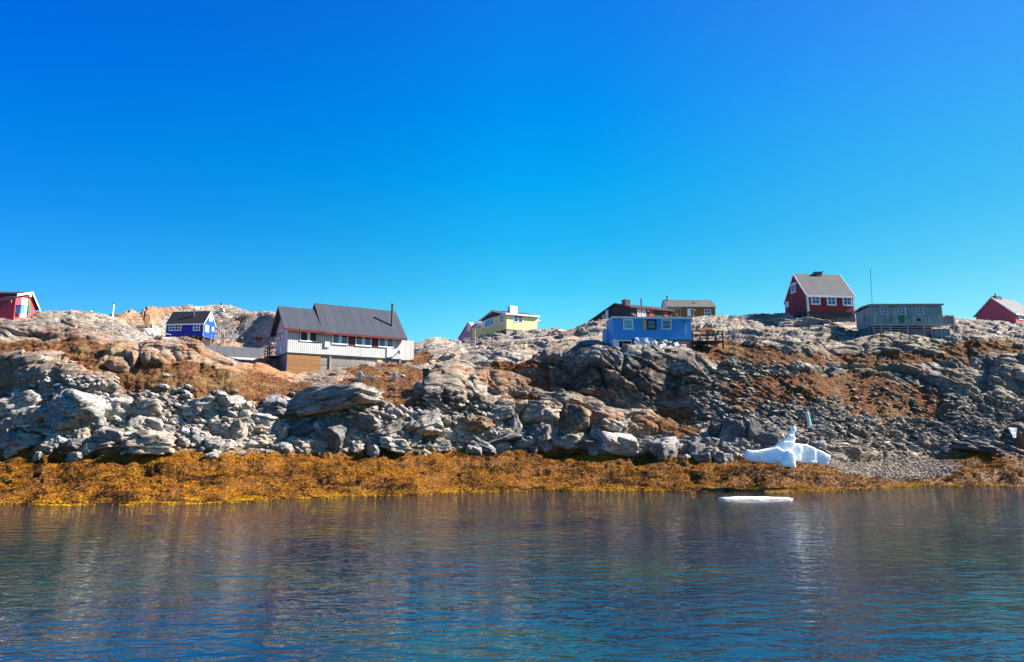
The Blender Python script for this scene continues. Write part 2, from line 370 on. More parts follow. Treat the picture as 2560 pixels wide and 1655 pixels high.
# level the rock under each building: (px, py of the front left corner of the siding, Y, yaw deg, W, D)
PADS = [(717.9,880.4,69.9,31.7,12.6,5.1,.5),(1265.5,822.6,104.3,26.8,5.5,13.4,1.1),(1533.4,847.3,72.9,3.6,8.7,3.3,.9),(2020.2,778,90.1,7.9,7.0,5.7,1.35),
        (413,842,117.9,-6.7,7.1,3.5,.9),(2181,809.5,81.7,-1.4,8.5,4.0,1.3),(2541.5,821.3,103,26,6,7,.3)]
for px_, py_, Y_, yaw_, W_, D_, fh_ in PADS:
    o_ = at(px_, py_, Y_); a_ = R(yaw_)
    lx = (P[...,0]-o_.x)*math.cos(a_)+(P[...,1]-o_.y)*math.sin(a_); ly = -(P[...,0]-o_.x)*math.sin(a_)+(P[...,1]-o_.y)*math.cos(a_)
    d_ = np.maximum(np.maximum(-lx, lx-W_), np.maximum(-ly, ly-D_))
    lim = o_.z-.12-fh_*sst(2.5, 0, np.maximum(ly, 0))*1.0+np.maximum(d_-.4, 0)*.42+.12*gn(X/1.1,Q/.9,901)
    k_ = d_ < 5
    P[...,2] = np.where(k_, np.minimum(P[...,2], lim), P[...,2])

# ---- terrain material
g = N('rock_ground', .85, .25); co = g.coord('Object')
c, hh, n1, n4 = rock_nodes(g, co, (.70,.625,.53), (.30,.265,.225), (.035,.028,.025), (0, R(22), 0), 1.25)
warm = g.noise(co, .16, 4, .6)
c = g.mix(g.math('MULTIPLY', g.ramp(warm, .45, .62), .40), c, (.50,.36,.22), 'MIX')
st = g.attr('stain'); fine = g.noise(co, 1.7, 6, .7)
c = g.mix(g.math('MULTIPLY', g.math('MULTIPLY', st, g.ramp(fine, .30, .55)), .85), c, (.44,.185,.065))
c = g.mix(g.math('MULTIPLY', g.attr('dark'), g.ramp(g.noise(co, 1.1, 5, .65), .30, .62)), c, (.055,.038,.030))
vg = g.attr('veg'); vn = g.noise(co, 3.0, 6, .7); vl = g.noise(co, .3, 3, .5)
soil = g.mix(g.ramp(vn, .35, .65), (.07,.032,.016), (.30,.125,.045))
soil = g.mix(g.math('MULTIPLY', g.ramp(vl, .5, .7), .6), soil, (.34,.23,.11))
c = g.mix(g.ramp(g.math('ADD', vg, g.math('MULTIPLY', g.math('SUBTRACT', fine, .5), .9)), .38, .62), c, soil)
wd = g.attr('weed'); wv = g.noise(co, 7, 6, .75)
wc = g.mix(g.ramp(wv, .38, .62), (.035,.016,.004), (.36,.13,.008))
c = g.mix(wd, c, wc)
gv = g.attr('gravel'); gc = g.mix(g.ramp(g.noise(co, 9, 5, .8), .35, .65), (.10,.08,.06), (.34,.27,.20))
c = g.mix(gv, c, gc)
bed = g.attr('bed'); c = g.mix(bed, c, (.07,.055,.02))
nb = g.bump(hh, 1.0, .16); nb = g.bump(g.noise(co, 14, 5, .75), .8, .03, nb)
M_rock = g.done(c, nb, g.mix(wd, (.85,.85,.85), (.5,.5,.5)))

V = P.reshape(-1,3); ii = (np.arange(nr-1)[:,None]*nc+np.arange(nc-1)[None]).ravel()
Fq = np.stack([ii, ii+1, ii+nc+1, ii+nc], -1)
ground = mesh_np('rocky_hillside', V, Fq, M_rock); tag(ground, kind='structure')
gm = ground.data
wm = weedz*(1-gravel)
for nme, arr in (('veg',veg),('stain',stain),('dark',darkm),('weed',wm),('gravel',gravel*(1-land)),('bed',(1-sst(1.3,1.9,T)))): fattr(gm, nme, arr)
bpy.context.view_layer.update()
dg = bpy.context.evaluated_depsgraph_get(); g_ev = ground.evaluated_get(dg)
def hit(px, py):
    ok, loc, nor, _ = g_ev.ray_cast(Vector((0,0,CAMZ)), ray(px, py).normalized())
    return (loc, nor) if ok else (None, None)
def zat(x, y, top=60):
    ok, loc, nor, _ = g_ev.ray_cast(Vector((x,y,top)), Vector((0,0,-1)))
    return loc.z if ok else 0.0

# ---------------------------------------------------------------- water
yy = np.concatenate([np.arange(2,34,2.0), np.arange(34,72,.5), [76,90,120,200,400,900,2500,6000]])
xx = np.concatenate([[-6000,-2500,-900,-400,-200,-120], np.arange(-90,90,.8), [120,200,400,900,2500,6000]])
xx2 = np.concatenate([[-6000,-2500,-900,-400,-200,-120,-90,-60,-30,0,30,60,90,120,200,400,900,2500,6000]])
YYc = np.concatenate([[-3000,-400,-60,-10], yy])
XX, YY = np.meshgrid(xx, YYc)
# depth of the bed under the surface, from the sheet itself
jr = int(np.searchsorted(rt, 3.0)); sub = P[:jr:2, ::4]
dep = np.full(XX.shape, 6.0)
srat = sub[...,0]/sub[...,1]; smid = srat[-1]
for j in range(XX.shape[0]):
    for_cols = np.clip(np.searchsorted(smid, XX[j]/max(YY[j,0], .1)), 0, sub.shape[1]-1)
    if YY[j,0] < 10: continue
    ys = sub[:,for_cols,1]; zs = sub[:,for_cols,2]
    k = np.clip((ys < YY[j][None]).sum(0), 0, ys.shape[0]-1)
    z_ = np.take_along_axis(zs, k[None], 0)[0]
    dep[j] = np.where(YY[j] < ys[0], 4.0, -z_)
dep = np.clip(dep, 0, 6); dep = np.where(np.abs(XX) > 110, 6, dep)
Wv = np.stack([XX, YY, np.zeros_like(XX)], -1).reshape(-1,3); nx_ = XX.shape[1]; ny_ = XX.shape[0]
ii = (np.arange(ny_-1)[:,None]*nx_+np.arange(nx_-1)[None]).ravel()
g = N('sea_water', .03, .5)
co = g.coord('Object')
def wl_(sx, sy, sca, det, rough=.5, dist=.3, rz=0):
    return g.noise(g.coord('Object', (sx, sy, 1), (0,0,rz)), sca, det, rough, dist)
w1 = wl_(.85, 1.9, 1.0, 2, .45, .5, R(4)); w2 = wl_(2.6, 4.6, 1.0, 2, .5, .5, R(-9)); w3 = wl_(.09, .22, 1.0, 2, .5, 0, R(12)); w4 = wl_(2.6,6.0,1.0,2,.5,.2,R(5))
patch = g.ramp(g.noise(g.coord('Object', (.035,.06,1)), 1.0, 3, .5), .40, .60, .55, 1.0)
hgt = g.math('ADD', g.math('MULTIPLY', w1, .88), g.math('MULTIPLY', w2, .20))
hgt = g.math('ADD', hgt, g.math('MULTIPLY', w3, .55)); hgt = g.math('ADD', hgt, g.math('MULTIPLY', w4, .05))
bp = g.n('ShaderNodeBump'); g.l(hgt, bp.inputs['Height']); sy_ = g.n('ShaderNodeSeparateXYZ'); g.l(co, sy_.inputs[0])     # the breeze ruffles the water near the shore more than near the boat
wind = g.ramp(sy_.outputs['Y'], 22.0, 46.0, .54, .98)
g.l(g.math('MULTIPLY', patch, wind), bp.inputs['Strength']); bp.inputs['Distance'].default_value = .14
d_at = g.attr('depth'); murk = g.ramp(g.math('ADD', d_at, g.math('MULTIPLY', g.noise(co, .12, 4, .6), 1.2)), .2, 1.5)
bedn = g.ramp(g.noise(g.coord('Object', (.08,.12,1)), 1.0, 5, .6), .42, .62)
mc = g.mix(bedn, (.004,.016,.034), (.010,.030,.024))
dif = g.n('ShaderNodeBsdfDiffuse'); g.l(mc, dif.inputs['Color'])
tr = g.n('ShaderNodeBsdfTransparent'); tr.inputs['Color'].default_value = (.62,.60,.40,1)
mx = g.n('ShaderNodeMixShader'); g.l(murk, mx.inputs[0]); g.l(tr.outputs[0], mx.inputs[1]); g.l(dif.outputs[0], mx.inputs[2])
gl = g.n('ShaderNodeBsdfGlossy'); gl.inputs['Roughness'].default_value = .04; gl.inputs['Color'].default_value = (1,1,1,1); g.l(bp.outputs[0], gl.inputs['Normal'])
fr = g.n('ShaderNodeFresnel'); fr.inputs['IOR'].default_value = 1.62; g.l(bp.outputs[0], fr.inputs['Normal'])
m2 = g.n('ShaderNodeMixShader'); g.l(g.math('MINIMUM', fr.outputs[0], .9), m2.inputs[0]); g.l(mx.outputs[0], m2.inputs[1]); g.l(gl.outputs[0], m2.inputs[2])
g.l(m2.outputs[0], g.out.inputs['Surface'])
water = mesh_np('sea', Wv, np.stack([ii, ii+1, ii+nx_+1, ii+nx_], -1), g.m); tag(water, kind='structure'); fattr(water.data, 'depth', dep)
# ---------------------------------------------------------------- boulders
def ico(sub):
    bm = bmesh.new(); bmesh.ops.create_icosphere(bm, subdivisions=sub, radius=1)
    v = np.array([x.co[:] for x in bm.verts]); f = np.array([[q.index for q in p.verts] for p in bm.faces]); bm.free()
    return v, f
ICO5, ICO5F = ico(5); ICO4, ICO4F = ico(4); ICO1, ICO1F = ico(1)
def rock_verts(u, seed, n=13, sharp=26, rough=1.0, round_=0.0):
    r = np.random.default_rng(seed)
    nn = r.normal(size=(n,3)); nn /= np.linalg.norm(nn, axis=1, keepdims=True)
    ax = np.array([[1,0,0],[-1,0,0],[0,1,0],[0,-1,0],[0,0,1],[0,0,-1]], float)+r.normal(size=(6,3))*.22
    ax /= np.linalg.norm(ax, axis=1, keepdims=True); nn = np.vstack([nn, ax])
    dd = np.concatenate([r.uniform(.62, 1.0, n), r.uniform(.55, .85, 6)])
    dt = np.clip(u@nn.T, 1e-4, None)/dd[None]
    rad = (dt**sharp).sum(1)**(-1/sharp)
    rad = rad*(1-round_)+round_*.8
    p = u*rad[:,None]
    a = p[:,0]*1.0+p[:,2]*.35; b = p[:,2]*1.0-p[:,1]*.6; c_ = p[:,1]+p[:,0]*.4
    o = r.uniform(0,50)
    lay = (1-np.abs(fbm(a*1.0+o, b*2.6+o, 3, seed)))*.05+.07*fbm(a*2+o, c_*2, 4, seed+3)+.022*fbm(b*7+o, a*6, 3, seed+5)
    f1, f2, *_r = vor(a*1.6+o, b*2.6+c_*.6, seed+9)
    lay = lay-.08*(1-sst(0, .12, f2-f1))*(r.random() > .25)+(_r[0]-.5)*.12+.45*(_r[3]*(_r[1]-.5)+_r[4]*(_r[2]-.5))
    p = p*(1+lay[:,None]*rough)
    mn, mx = p.min(0), p.max(0)
    return (p-(mn+mx)/2)/((mx-mn)/2)
def boulder_mat(name, light, mid, dark, stain=None, amt=1.0):
    g = N(name, .85, .25); oi = g.n('ShaderNodeObjectInfo'); co = g.n('ShaderNodeVectorMath', operation='ADD')
    g.l(g.n('ShaderNodeTexCoord').outputs['Object'], co.inputs[0])
    sc_ = g.n('ShaderNodeVectorMath', operation='SCALE'); g.l(oi.outputs['Location'], sc_.inputs[0]); sc_.inputs['Scale'].default_value = .37
    g.l(sc_.outputs[0], co.inputs[1])
    c, hh, n1, n4 = rock_nodes(g, co.outputs[0], light, mid, dark, (0, R(10), R(20)), amt, 1.25, 1.15)
    if stain is not None:
        s = g.noise(co.outputs[0], .9, 5, .65); c = g.mix(g.ramp(s, .47, .60, 0, .85), c, stain)
    c = g.mix(1.0, c, g.mix(oi.outputs['Random'], (.82,.82,.84), (1.08,1.06,1.03)), 'MULTIPLY')
    return g.done(c, g.bump(g.noise(co.outputs[0], 12, 5, .75), .7, .03, g.bump(hh, .9, .12)))
BM = {'pale': boulder_mat('pale_gneiss', (.72,.65,.56), (.40,.36,.31), (.06,.06,.065)),
      'grey': boulder_mat('grey_gneiss', (.58,.53,.47), (.27,.245,.22), (.035,.036,.042)),
      'dark': boulder_mat('dark_gneiss', (.34,.33,.32), (.13,.125,.12), (.02,.02,.025)),
      'tan': boulder_mat('tan_gneiss', (.68,.57,.45), (.42,.35,.28), (.06,.045,.035)),
      'orange': boulder_mat('stained_gneiss', (.66,.60,.52), (.32,.30,.28), (.04,.035,.03), (.40,.20,.08)),
      'brown': boulder_mat('brown_gneiss', (.42,.30,.20), (.20,.14,.10), (.035,.025,.02), (.30,.15,.07))}
PROT = []
for i in range(18):
    shp = rock_verts(ICO5 if i < 8 else ICO4, 200+i*7, n=[6,8,12,9][i%4], sharp=[60,45,50,30][i%4], rough=[.8,1.1,1.2,.9][i%4], round_=[.0,.05,.0,.14][i%4])
    PROT.append(shp)
MESHC = {}
def boulder(px, py, w, h, tone, tilt=8, proto=None, label=None, group=None, Yf=None, depth=.8, bury=.15, name='boulder'):
    loc, nor = hit(px, py+h*.18)
    if loc is None: return None
    Y = Yf or loc.y
    pr = random.randrange(8) if proto is None and w > 44 else (random.randrange(18) if proto is None else proto)
    key = (pr, tone)
    if key not in MESHC:
        vv = PROT[pr]; ff = ICO5F if pr < 8 else ICO4F
        me_o = mesh_np(name, vv, ff, BM[tone], True, 3); MESHC[key] = me_o.data; bpy.data.objects.remove(me_o)
    o = bpy.data.objects.new(name, MESHC[key]); col.objects.link(o)
    m = px_m(Y); W = w*m/2*1.06; H = h*m/2*1.08
    c = at(px, py, Y); c.y += W*depth*bury
    o.location = c; o.scale = (W, max(W, H)*depth, H)
    o.rotation_euler = (R(random.uniform(-8,8)), R(tilt+random.uniform(-4,4)), R(random.choice([0,180])+random.uniform(-14,14)))
    return tag(o, label, 'boulder', group)
# measured blocks: px, py, w, h, tone, tilt, label
BIG = [
(60,1010,128,58,'pale',-14,'long pale slab sloping up to the right at the left end of the shore bank'),
(197,1029,156,100,'grey',18,'biggest grey wedge-shaped block with a brown patch, left part of the bank'),
(87,1043,104,52,'pale',12,'pale cracked block tucked under the long pale slab at far left'),
(31,1068,62,46,'tan',5,'rounded tan boulder at the left edge above the seaweed'),
(14,1106,60,56,'grey',0,'grey boulder cut by the left picture edge, just above the seaweed'),
(72,1108,92,54,'grey',-6,'broad bluish grey boulder on the seaweed edge, second from the left'),
(305,1027,72,82,'pale',4,'tall white upright block right of the biggest grey wedge'),
(372,1020,76,52,'orange',10,'white block with an orange streak right of the tall white block'),
(377,1061,76,42,'pale',18,'jagged pale block below the white block with the orange streak'),
(385,1103,106,58,'tan',-4,'rounded tan and grey boulder with bent bands on the seaweed edge'),
(282,1086,68,32,'grey',6,None),(125,1082,104,26,'pale',4,'low pale slab under the cracked block at far left'),
(200,1086,36,32,'tan',0,'small cream stone in front of the biggest grey wedge'),
(181,1112,52,26,'dark',4,None),(229,1122,42,36,'pale',-8,'pale cone-shaped stone with its foot in the seaweed at left'),
(262,1112,72,26,'orange',8,'flat reddish striped slab near the seaweed at left'),(134,1119,40,20,'grey',8,None),
(190,1142,38,26,'grey',20,'grey stone lying out on the seaweed left of the bank foot'),(94,1141,24,24,'pale',0,'small pale stone sticking out of the seaweed at far left'),
(343,1120,36,32,'dark',0,None),(330,1078,40,24,'pale',8,None),
(556,1009,116,60,'grey',14,'large rounded grey outcrop block under the orange turf'),
(511,1016,98,52,'pale',-18,'pale angular slab leaning on the large rounded grey outcrop block'),
(441,1050,38,46,'pale',4,'narrow white stone left of the dark hollow'),(538,1050,58,24,'grey',-12,None),(589,1079,56,52,'tan',4,'tan folded boulder in the middle of the small stones left of centre'),
(655,1048,80,36,'pale',10,'white rounded stone group block under the turf tongue'),
(710,1022,96,50,'dark',12,'dark blue-grey block under the turf, left of the lens-shaped outcrop'),(700,1068,52,22,'pale',4,None),
(751,1077,92,50,'dark',28,'dark slanting slab with a bright right edge below the lens outcrop'),
(827,1084,100,58,'dark',30,'large dark boulder with a lit banded top below the lens outcrop'),
(773,1110,100,38,'tan',4,'long rounded tan boulder on the seaweed edge below the grey house'),
(697,1086,40,46,'tan',24,None),(646,1103,50,22,'tan',4,None),(538,1110,48,36,'grey',0,None),(499,1103,40,48,'grey',6,None),(452,1105,44,26,'grey',8,None),
(531,1139,32,18,'pale',6,'white stone lying on the seaweed below the blue gabled house'),(625,1076,30,36,'grey',0,None),(632,1113,40,30,'pale',0,None),(711,1119,42,30,'pale',6,None),(670,1097,46,24,'tan',6,None),
(842,996,206,66,'grey',13,'long lens-shaped grey outcrop with striped top below the grey house'),
(900,1052,110,40,'grey',14,'striped grey slab below the lens-shaped outcrop'),
(1050,1073,114,62,'grey',24,'grey block with strong slanting stripes in the middle of the bank'),
(968,1086,88,48,'orange',20,'dark boulder with an orange top in the middle of the bank'),
(990,1113,82,36,'pale',10,'light cone-shaped boulder on the seaweed edge below the orange-topped one'),
(1031,1105,48,22,'tan',4,None),(1064,1117,42,30,'dark',0,'dark boulder on the seaweed edge right of the light cone'),(1104,1113,46,34,'grey',0,'grey boulder beside the dark one on the seaweed edge'),
(1156,1072,56,50,'pale',2,'white blocky flat-topped boulder right of the striped block'),
(1170,1099,70,28,'pale',12,None),(1203,1113,78,30,'dark',16,None),(1203,1061,74,42,'brown',4,'dark brown rounded boulder right of the white blocky one'),
(1250,1098,114,28,'dark',14,'long dark flat slab below the dark brown rounded boulder'),(1257,1118,48,26,'pale',6,None),(1248,1061,26,28,'pale',0,'small light stone beside the dark brown rounded boulder'),
(1253,1032,66,36,'grey',10,'grey block on the bank top above the small light stone'),(1284,1068,38,54,'grey',24,None),(938,1052,36,32,'grey',10,None),(1001,1084,20,26,'grey',0,None),(1122,1092,38,36,'pale',8,None),
(1349,1037,110,60,'tan',10,'large tan rounded block on the bank top right of centre'),
(1434,1058,84,88,'brown',22,'large brown upright block with a dark base right of centre'),
(1356,1084,56,48,'grey',38,'light slanting block between the large tan and the large brown block'),
(1378,1083,34,36,'tan',0,None),(1324,1082,44,32,'grey',24,None),(1407,1078,30,38,'brown',0,None),
(1424,1106,64,36,'tan',8,'light rounded boulder with cross stripes below the large brown block'),(1452,1095,36,26,'tan',0,None),
(1543,1108,98,54,'pale',16,'largest pale boulder at the right end of the bank foot'),(1582,1095,54,52,'pale',38,'pale slanting slab leaning behind the largest pale boulder'),
(1488,1087,38,24,'pale',22,None),(1665,1124,84,54,'grey',18,'last big boulder of the bank, dark on the left and lit on the right'),
(1467,1113,50,24,'dark',6,None),(1301,1110,42,30,'grey',10,None),(1512,1114,38,26,'grey',18,None),(1618,1110,34,30,'grey',4,None),
(1832,1074,60,58,'dark',6,'rounded blue-black boulder left of the stranded ice'),(1880,1078,38,48,'dark',0,'narrow dark boulder between two larger dark ones left of the ice'),
(1920,1087,56,56,'dark',4,'square dark boulder with a tan right edge touching the ice on the left'),(1787,1081,38,44,'dark',-10,'small dark boulder at the left end of the dark row'),
(1796,1121,36,40,'grey',8,'upright grey stone below the dark row of boulders'),(1745,1126,44,34,'grey',0,None),(1711,1121,30,38,'grey',0,None),(1754,1145,42,26,'grey',6,None),
(2047,1112,36,24,'tan',24,'tan square stone just right of the ice spire'),(2550,1090,40,66,'brown',0,'tall purple-brown rock at the right picture edge'),
(2368,1130,34,16,'dark',4,'low black stone at the top of the pebble beach'),(2435,1117,110,30,'dark',10,'flat dark slabby outcrop above the beach at right'),
(1823,910,50,32,'dark',14,'dark wedge-shaped boulder alone on the slope below the deck'),
(2560,940,70,34,'pale',10,'bluish white smooth rock at the right edge halfway up the slope'),(2310,1100,26,26,'tan',20,'upright light stone in the scree at right'),
(2180,1016+30,30,16,'grey',10,None),
(1260,1010,50,30,'tan',12,None),(1490,1052,70,50,'brown',24,'brown fractured block right of the large brown upright block'),(1530,1062,60,34,'orange',22,None),(1560,1068,56,34,'orange',26,None),
(1560,905,0,0,'grey',0,None)]
LM = [(120,'by the long pale slab at the left end'),(255,'around the biggest grey wedge block'),(420,'around the white orange-streaked block'),(560,'below the large rounded grey outcrop block'),(720,'left of the lens-shaped outcrop'),(900,'under the lens-shaped outcrop'),(1000,'around the orange-topped boulder'),(1130,'around the slanting-striped block'),(1260,'around the white flat-topped boulder'),(1400,'around the large tan rounded block'),(1500,'around the large brown upright block'),(1620,'around the largest pale boulder'),(1730,'by the last big boulder'),(9999,'by the dark row left of the ice')]
def zone(px, py):
    lv = 'high in the bank' if py < 1045 else 'halfway up the bank' if py < 1092 else 'at the bank foot'
    return lv+' '+next(t for x_, t in LM if px < x_)
nb_ = 0
for px_, py_, w_, h_, tn_, tl_, lb_ in BIG:
    if w_ == 0: continue
    word = {'pale':'pale','grey':'grey','dark':'dark','tan':'tan','orange':'orange-stained','brown':'brown'}[tn_]
    if lb_: boulder(px_, py_, w_, h_, tn_, tl_, label=lb_, group='boulders of the shore bank' if 960 < py_ < 1150 else 'outcrop boulders on the slope')
    else: boulder(px_, py_, w_, h_, tn_, tl_, label='larger %s boulder %s' % (word, zone(px_, py_)), group='boulders of the shore bank')
    nb_ += 1
k_ = 0
random.seed(23)
occ = [(a, b, c_, d_) for a, b, c_, d_, *_ in BIG if c_ and b > 960]
while k_ < 178:
    px_ = random.uniform(-10, 1860); py_ = random.uniform(1000, 1134)
    if px_ > 1700: py_ = random.uniform(1100, 1150)
    top = np.interp(px_, [0,500,700,1000,1300,1500,1700], [1000,1000,1010,1030,1040,1065,1098])
    if py_ < top: continue
    if any(abs(px_-a) < c_*.34 and abs(py_-b) < d_*.34 for a, b, c_, d_ in occ) and random.random() < .93: continue
    w_ = random.choice([18,22,26,30,34,40,46]); h_ = w_*random.uniform(.5,.85)
    tn_ = random.choices(['pale','grey','dark','tan'], [4,5,1.2,2.2])[0]
    occ.append((px_, py_, w_*.8, h_*.8))
    word = {'pale':'pale','grey':'grey','dark':'dark','tan':'tan'}[tn_]
    if boulder(px_, py_, w_, h_, tn_, random.uniform(-10, 35), label='%s %s boulder %s' % ('tiny' if w_ < 24 else 'small' if w_ < 36 else 'mid-sized', word, zone(px_, py_)), group='boulders of the shore bank', bury=.5): k_ += 1

# ---------------------------------------------------------------- scattered stuff, sampled on the sheet
Pt = P; cell = np.linalg.norm(np.cross(Pt[1:,:-1]-Pt[:-1,:-1], Pt[:-1,1:]-Pt[:-1,:-1]), axis=-1)
def sample(dens, n):
    pr = (cell*dens[:-1,:-1]).ravel(); pr = np.clip(pr, 0, None); pr /= pr.sum()
    k = rng.choice(pr.size, n, p=pr); j, i = np.divmod(k, nc-1); a = rng.random(n)[:,None]; b = rng.random(n)[:,None]
    pt = (Pt[j,i]*(1-a)+Pt[j,i+1]*a)*(1-b)+(Pt[j+1,i]*(1-a)+Pt[j+1,i+1]*a)*b
    return pt, j, i
def rand_dirs(n):
    v = rng.normal(size=(n,3)); return v/np.linalg.norm(v, axis=1, keepdims=True)
def stones(name, dens, n, smin, smax, mat, sink=.2, flat=.55, tilt=True):
    pt, j, i = sample(dens, n)
    base = ICO1; nv = len(base)
    s = np.exp(rng.uniform(np.log(smin), np.log(smax), n))[:,None,None]
    jit = 1+rng.uniform(-.32,.32,(n,nv,1)); v = base[None]*jit
    v = np.sign(v)*np.abs(v)**.8*np.array([1.35,.85,flat])[None,None]
    az = rng.normal(0,.6,n)+np.pi*(rng.random(n)>.5); tl = rng.normal(.3,.25,n) if tilt else rng.normal(0,.2,n)
    ca, sa = np.cos(az)[:,None], np.sin(az)[:,None]
    x = v[...,0]*ca-v[...,1]*sa; y = v[...,0]*sa+v[...,1]*ca; z = v[...,2]
    ct, stt = np.cos(tl)[:,None], np.sin(tl)[:,None]
    x, z = x*ct+z*stt, -x*stt+z*ct
    v = np.stack([x,y,z],-1)*s + pt[:,None] + Nn[j,i][:,None]*s*sink
    f = (ICO1F[None]+(np.arange(n)*nv)[:,None,None]).reshape(-1,3)
    o = mesh_np(name, v.reshape(-1,3), f, mat, False, 3)
    fattr(o.data, 'tone', np.repeat(rng.random(n), nv)); return o
g = N('loose_stone', .9, .2); tn = g.attr('tone'); co = g.coord('Object')
c = g.mix(tn, (.14,.125,.115), (.55,.50,.44)); c = g.mix(g.ramp(g.noise(co, 4, 5, .7), .45, .65, 0, .6), c, (.10,.09,.085))
M_st = g.done(c, g.bump(g.noise(co, 9, 4, .7), .6, .04))
d1 = bank*(T > 3.05)+ .0
o = stones('bank_rubble', d1*(PX < 1950), 5200, .08, .36, M_st); tag(o, 'loose grey and white stones filling the gaps of the shore bank', 'rubble', kind='stuff')
d2 = np.maximum(scree*1.0, blob(2250,1095,420,40,.5)*land)*(1-.7*veg)
o = stones('scree', d2, 8500, .08, .36, M_st, .12, .30); tag(o, 'dark slaty stones covering the lower slope right of the ice', 'scree', kind='stuff')
d3 = (sst(4, 4.5, T)*(T < 10))*np.clip(.25*fbm(X/4,Q/2,3,301)+.02, 0, 1)*(1-.5*veg)
o = stones('slope_stones', d3, 1500, .06, .30, M_st, .1, .5); tag(o, 'scattered broken stones lying over the rocky hillside', 'stones', kind='stuff')
d4 = gravel*(1-land)
g = N('pebble', .9, .2); M_pb = g.done(g.mix(g.attr('tone'), (.09,.075,.06), (.42,.34,.26)))
o = stones('beach_pebbles', d4, 3000, .04, .15, M_pb, .1, .5); tag(o, 'grey pebbles and gravel of the small beach at right', 'pebbles', kind='stuff')

# rockweed: crumpled ribbon fronds
def fronds(name, pt, nrm, lmin, lmax, wmin, wmax, mat, lift=.06, seg=2):
    n = len(pt); az = rng.uniform(0, 2*np.pi, n); d = np.stack([np.cos(az), np.sin(az), rng.uniform(-.1,.55,n)], -1)
    d -= nrm*(d*nrm).sum(-1, keepdims=True)*.75
    L = rng.uniform(lmin, lmax, n)[:,None]; Wd = rng.uniform(wmin, wmax, n)[:,None]
    sd_ = np.cross(d, rand_dirs(n)); sd_ /= np.linalg.norm(sd_, axis=1, keepdims=True)
    rows = []
    bend = rand_dirs(n)*.35
    for k in range(seg+1):
        t = k/seg; p = pt + d*L*t + nrm*lift*np.sin(np.pi*(.15+t*.85)) + bend*L*t*t
        w_ = Wd*(1-.45*t)
        rows += [p-sd_*w_/2, p+sd_*w_/2]
    v = np.stack(rows, 1); nv = v.shape[1]
    f = []
    for k in range(seg): f.append([2*k, 2*k+1, 2*k+3, 2*k+2])
    f = (np.array(f)[None]+(np.arange(n)*nv)[:,None,None]).reshape(-1,4)
    return v.reshape(-1,3), f, nv
g = N('rockweed', .75, .15); tn = g.attr('tone'); ye = g.attr('yellow')
c = g.mix(g.ramp(tn, .05, .75), (.012,.006,.002), (.40,.160,.009)); c = g.mix(g.math('MULTIPLY', ye, g.ramp(tn, .1, .8)), c, (.58,.33,.010))
M_weed = g.done(c); g.b.inputs['Subsurface Weight'].default_value = 0
jj = np.arange(nr)
WD = wm*(T > 1.78)*(T < 3.12)*(1-.88*sst(.2,.6,gravel))*np.clip(.75+.8*fbm(X/2.5,Q/1.4,3,401), .12, 1.4)
WD = np.where((T > 2.95), WD*.5, WD)
pt, j, i = sample(WD, 240000)
pf_, jf_, if_ = sample(((T > 1.5)&(T < 1.82)&(PX < 2250))*np.clip(fbm(X/1.6,Q/.7,3,431)-.12, 0, 1), 5000); pf_[:,2] = rng.uniform(0,.03,len(pf_))
pt = np.vstack([pt, pf_]); j = np.concatenate([j, jf_]); i = np.concatenate([i, if_])
v, f, nv = fronds('seaweed', pt, Nn[j,i], .05, .17, .02, .055, M_weed, .035)
weed = mesh_np('seaweed', v, f, M_weed, False, 4); tag(weed, 'orange brown rockweed carpet along the whole tidal shore, yellow at the waterline', 'seaweed', kind='stuff')
patchy = fbm(pt[:,0]/1.5, pt[:,1]/.9, 4, 411)
tone = np.clip(.42+.8*patchy+.75*fbm(pt[:,0]/6, pt[:,1]/2.5, 3, 415)+rng.normal(0,.26,len(pt)), 0, 1)
yel = np.clip((1-sst(.0,.34,pt[:,2]))*.65+.25*fbm(pt[:,0]/3,pt[:,1]/2,3,421)+rng.normal(0,.12,len(pt)), 0, 1)
fattr(weed.data, 'tone', np.repeat(tone, nv)); fattr(weed.data, 'yellow', np.repeat(yel, nv))

# turf: rust-coloured dwarf shrubs and dry grass
def blades(pt, lmin, lmax, w_, lean=.5):
    n = len(pt); d = np.stack([rng.normal(0,lean,n), rng.normal(0,lean,n), np.ones(n)], -1); d /= np.linalg.norm(d,axis=1,keepdims=True)
    L = rng.uniform(lmin, lmax, n)[:,None]; a = rng.uniform(0,np.pi,n); sd_ = np.stack([np.cos(a), np.sin(a)*.5, np.zeros(n)], -1)*w_
    v = np.stack([pt-sd_-d*.03, pt+sd_-d*.03, pt+d*L], 1)
    return v.reshape(-1,3), np.arange(n*3).reshape(-1,3)
def turf(name, dens, n, lmin, lmax, w_, colr, label, cat, lean=.5, clump=0):
    pt, j, i = sample(dens, n)
    if clump:
        m = n//clump; ctr = pt[:m].repeat(clump, 0); r_ = rng.normal(0,.16,(m*clump,2)); pt = ctr.copy(); pt[:,:2] += r_; j = j[:m].repeat(clump); i = i[:m].repeat(clump)
    v, f = blades(pt, lmin, lmax, w_, lean)
    g = N(name+'_blades', .8, .2); t = g.attr('tone'); c = g.mix(g.ramp(t,0,.5), colr[0], colr[1]); c = g.mix(g.ramp(t,.5,1), c, colr[2])
    o = mesh_np(name, v, f, g.done(c), False, 3); tag(o, label, cat, kind='stuff')
    fattr(o.data, 'tone', np.repeat(np.clip(.5+.5*fbm(pt[:,0]/3,pt[:,1]/3,3,505)+rng.normal(0,.2,len(pt)),0,1), 3)); return o
turf('heath', veg*(T<10), 75000, .05, .22, .024, [(.07,.030,.014),(.32,.11,.032),(.44,.26,.10)], 'rust red and orange dwarf heath growing in the hollows of the rock', 'heath', .7)
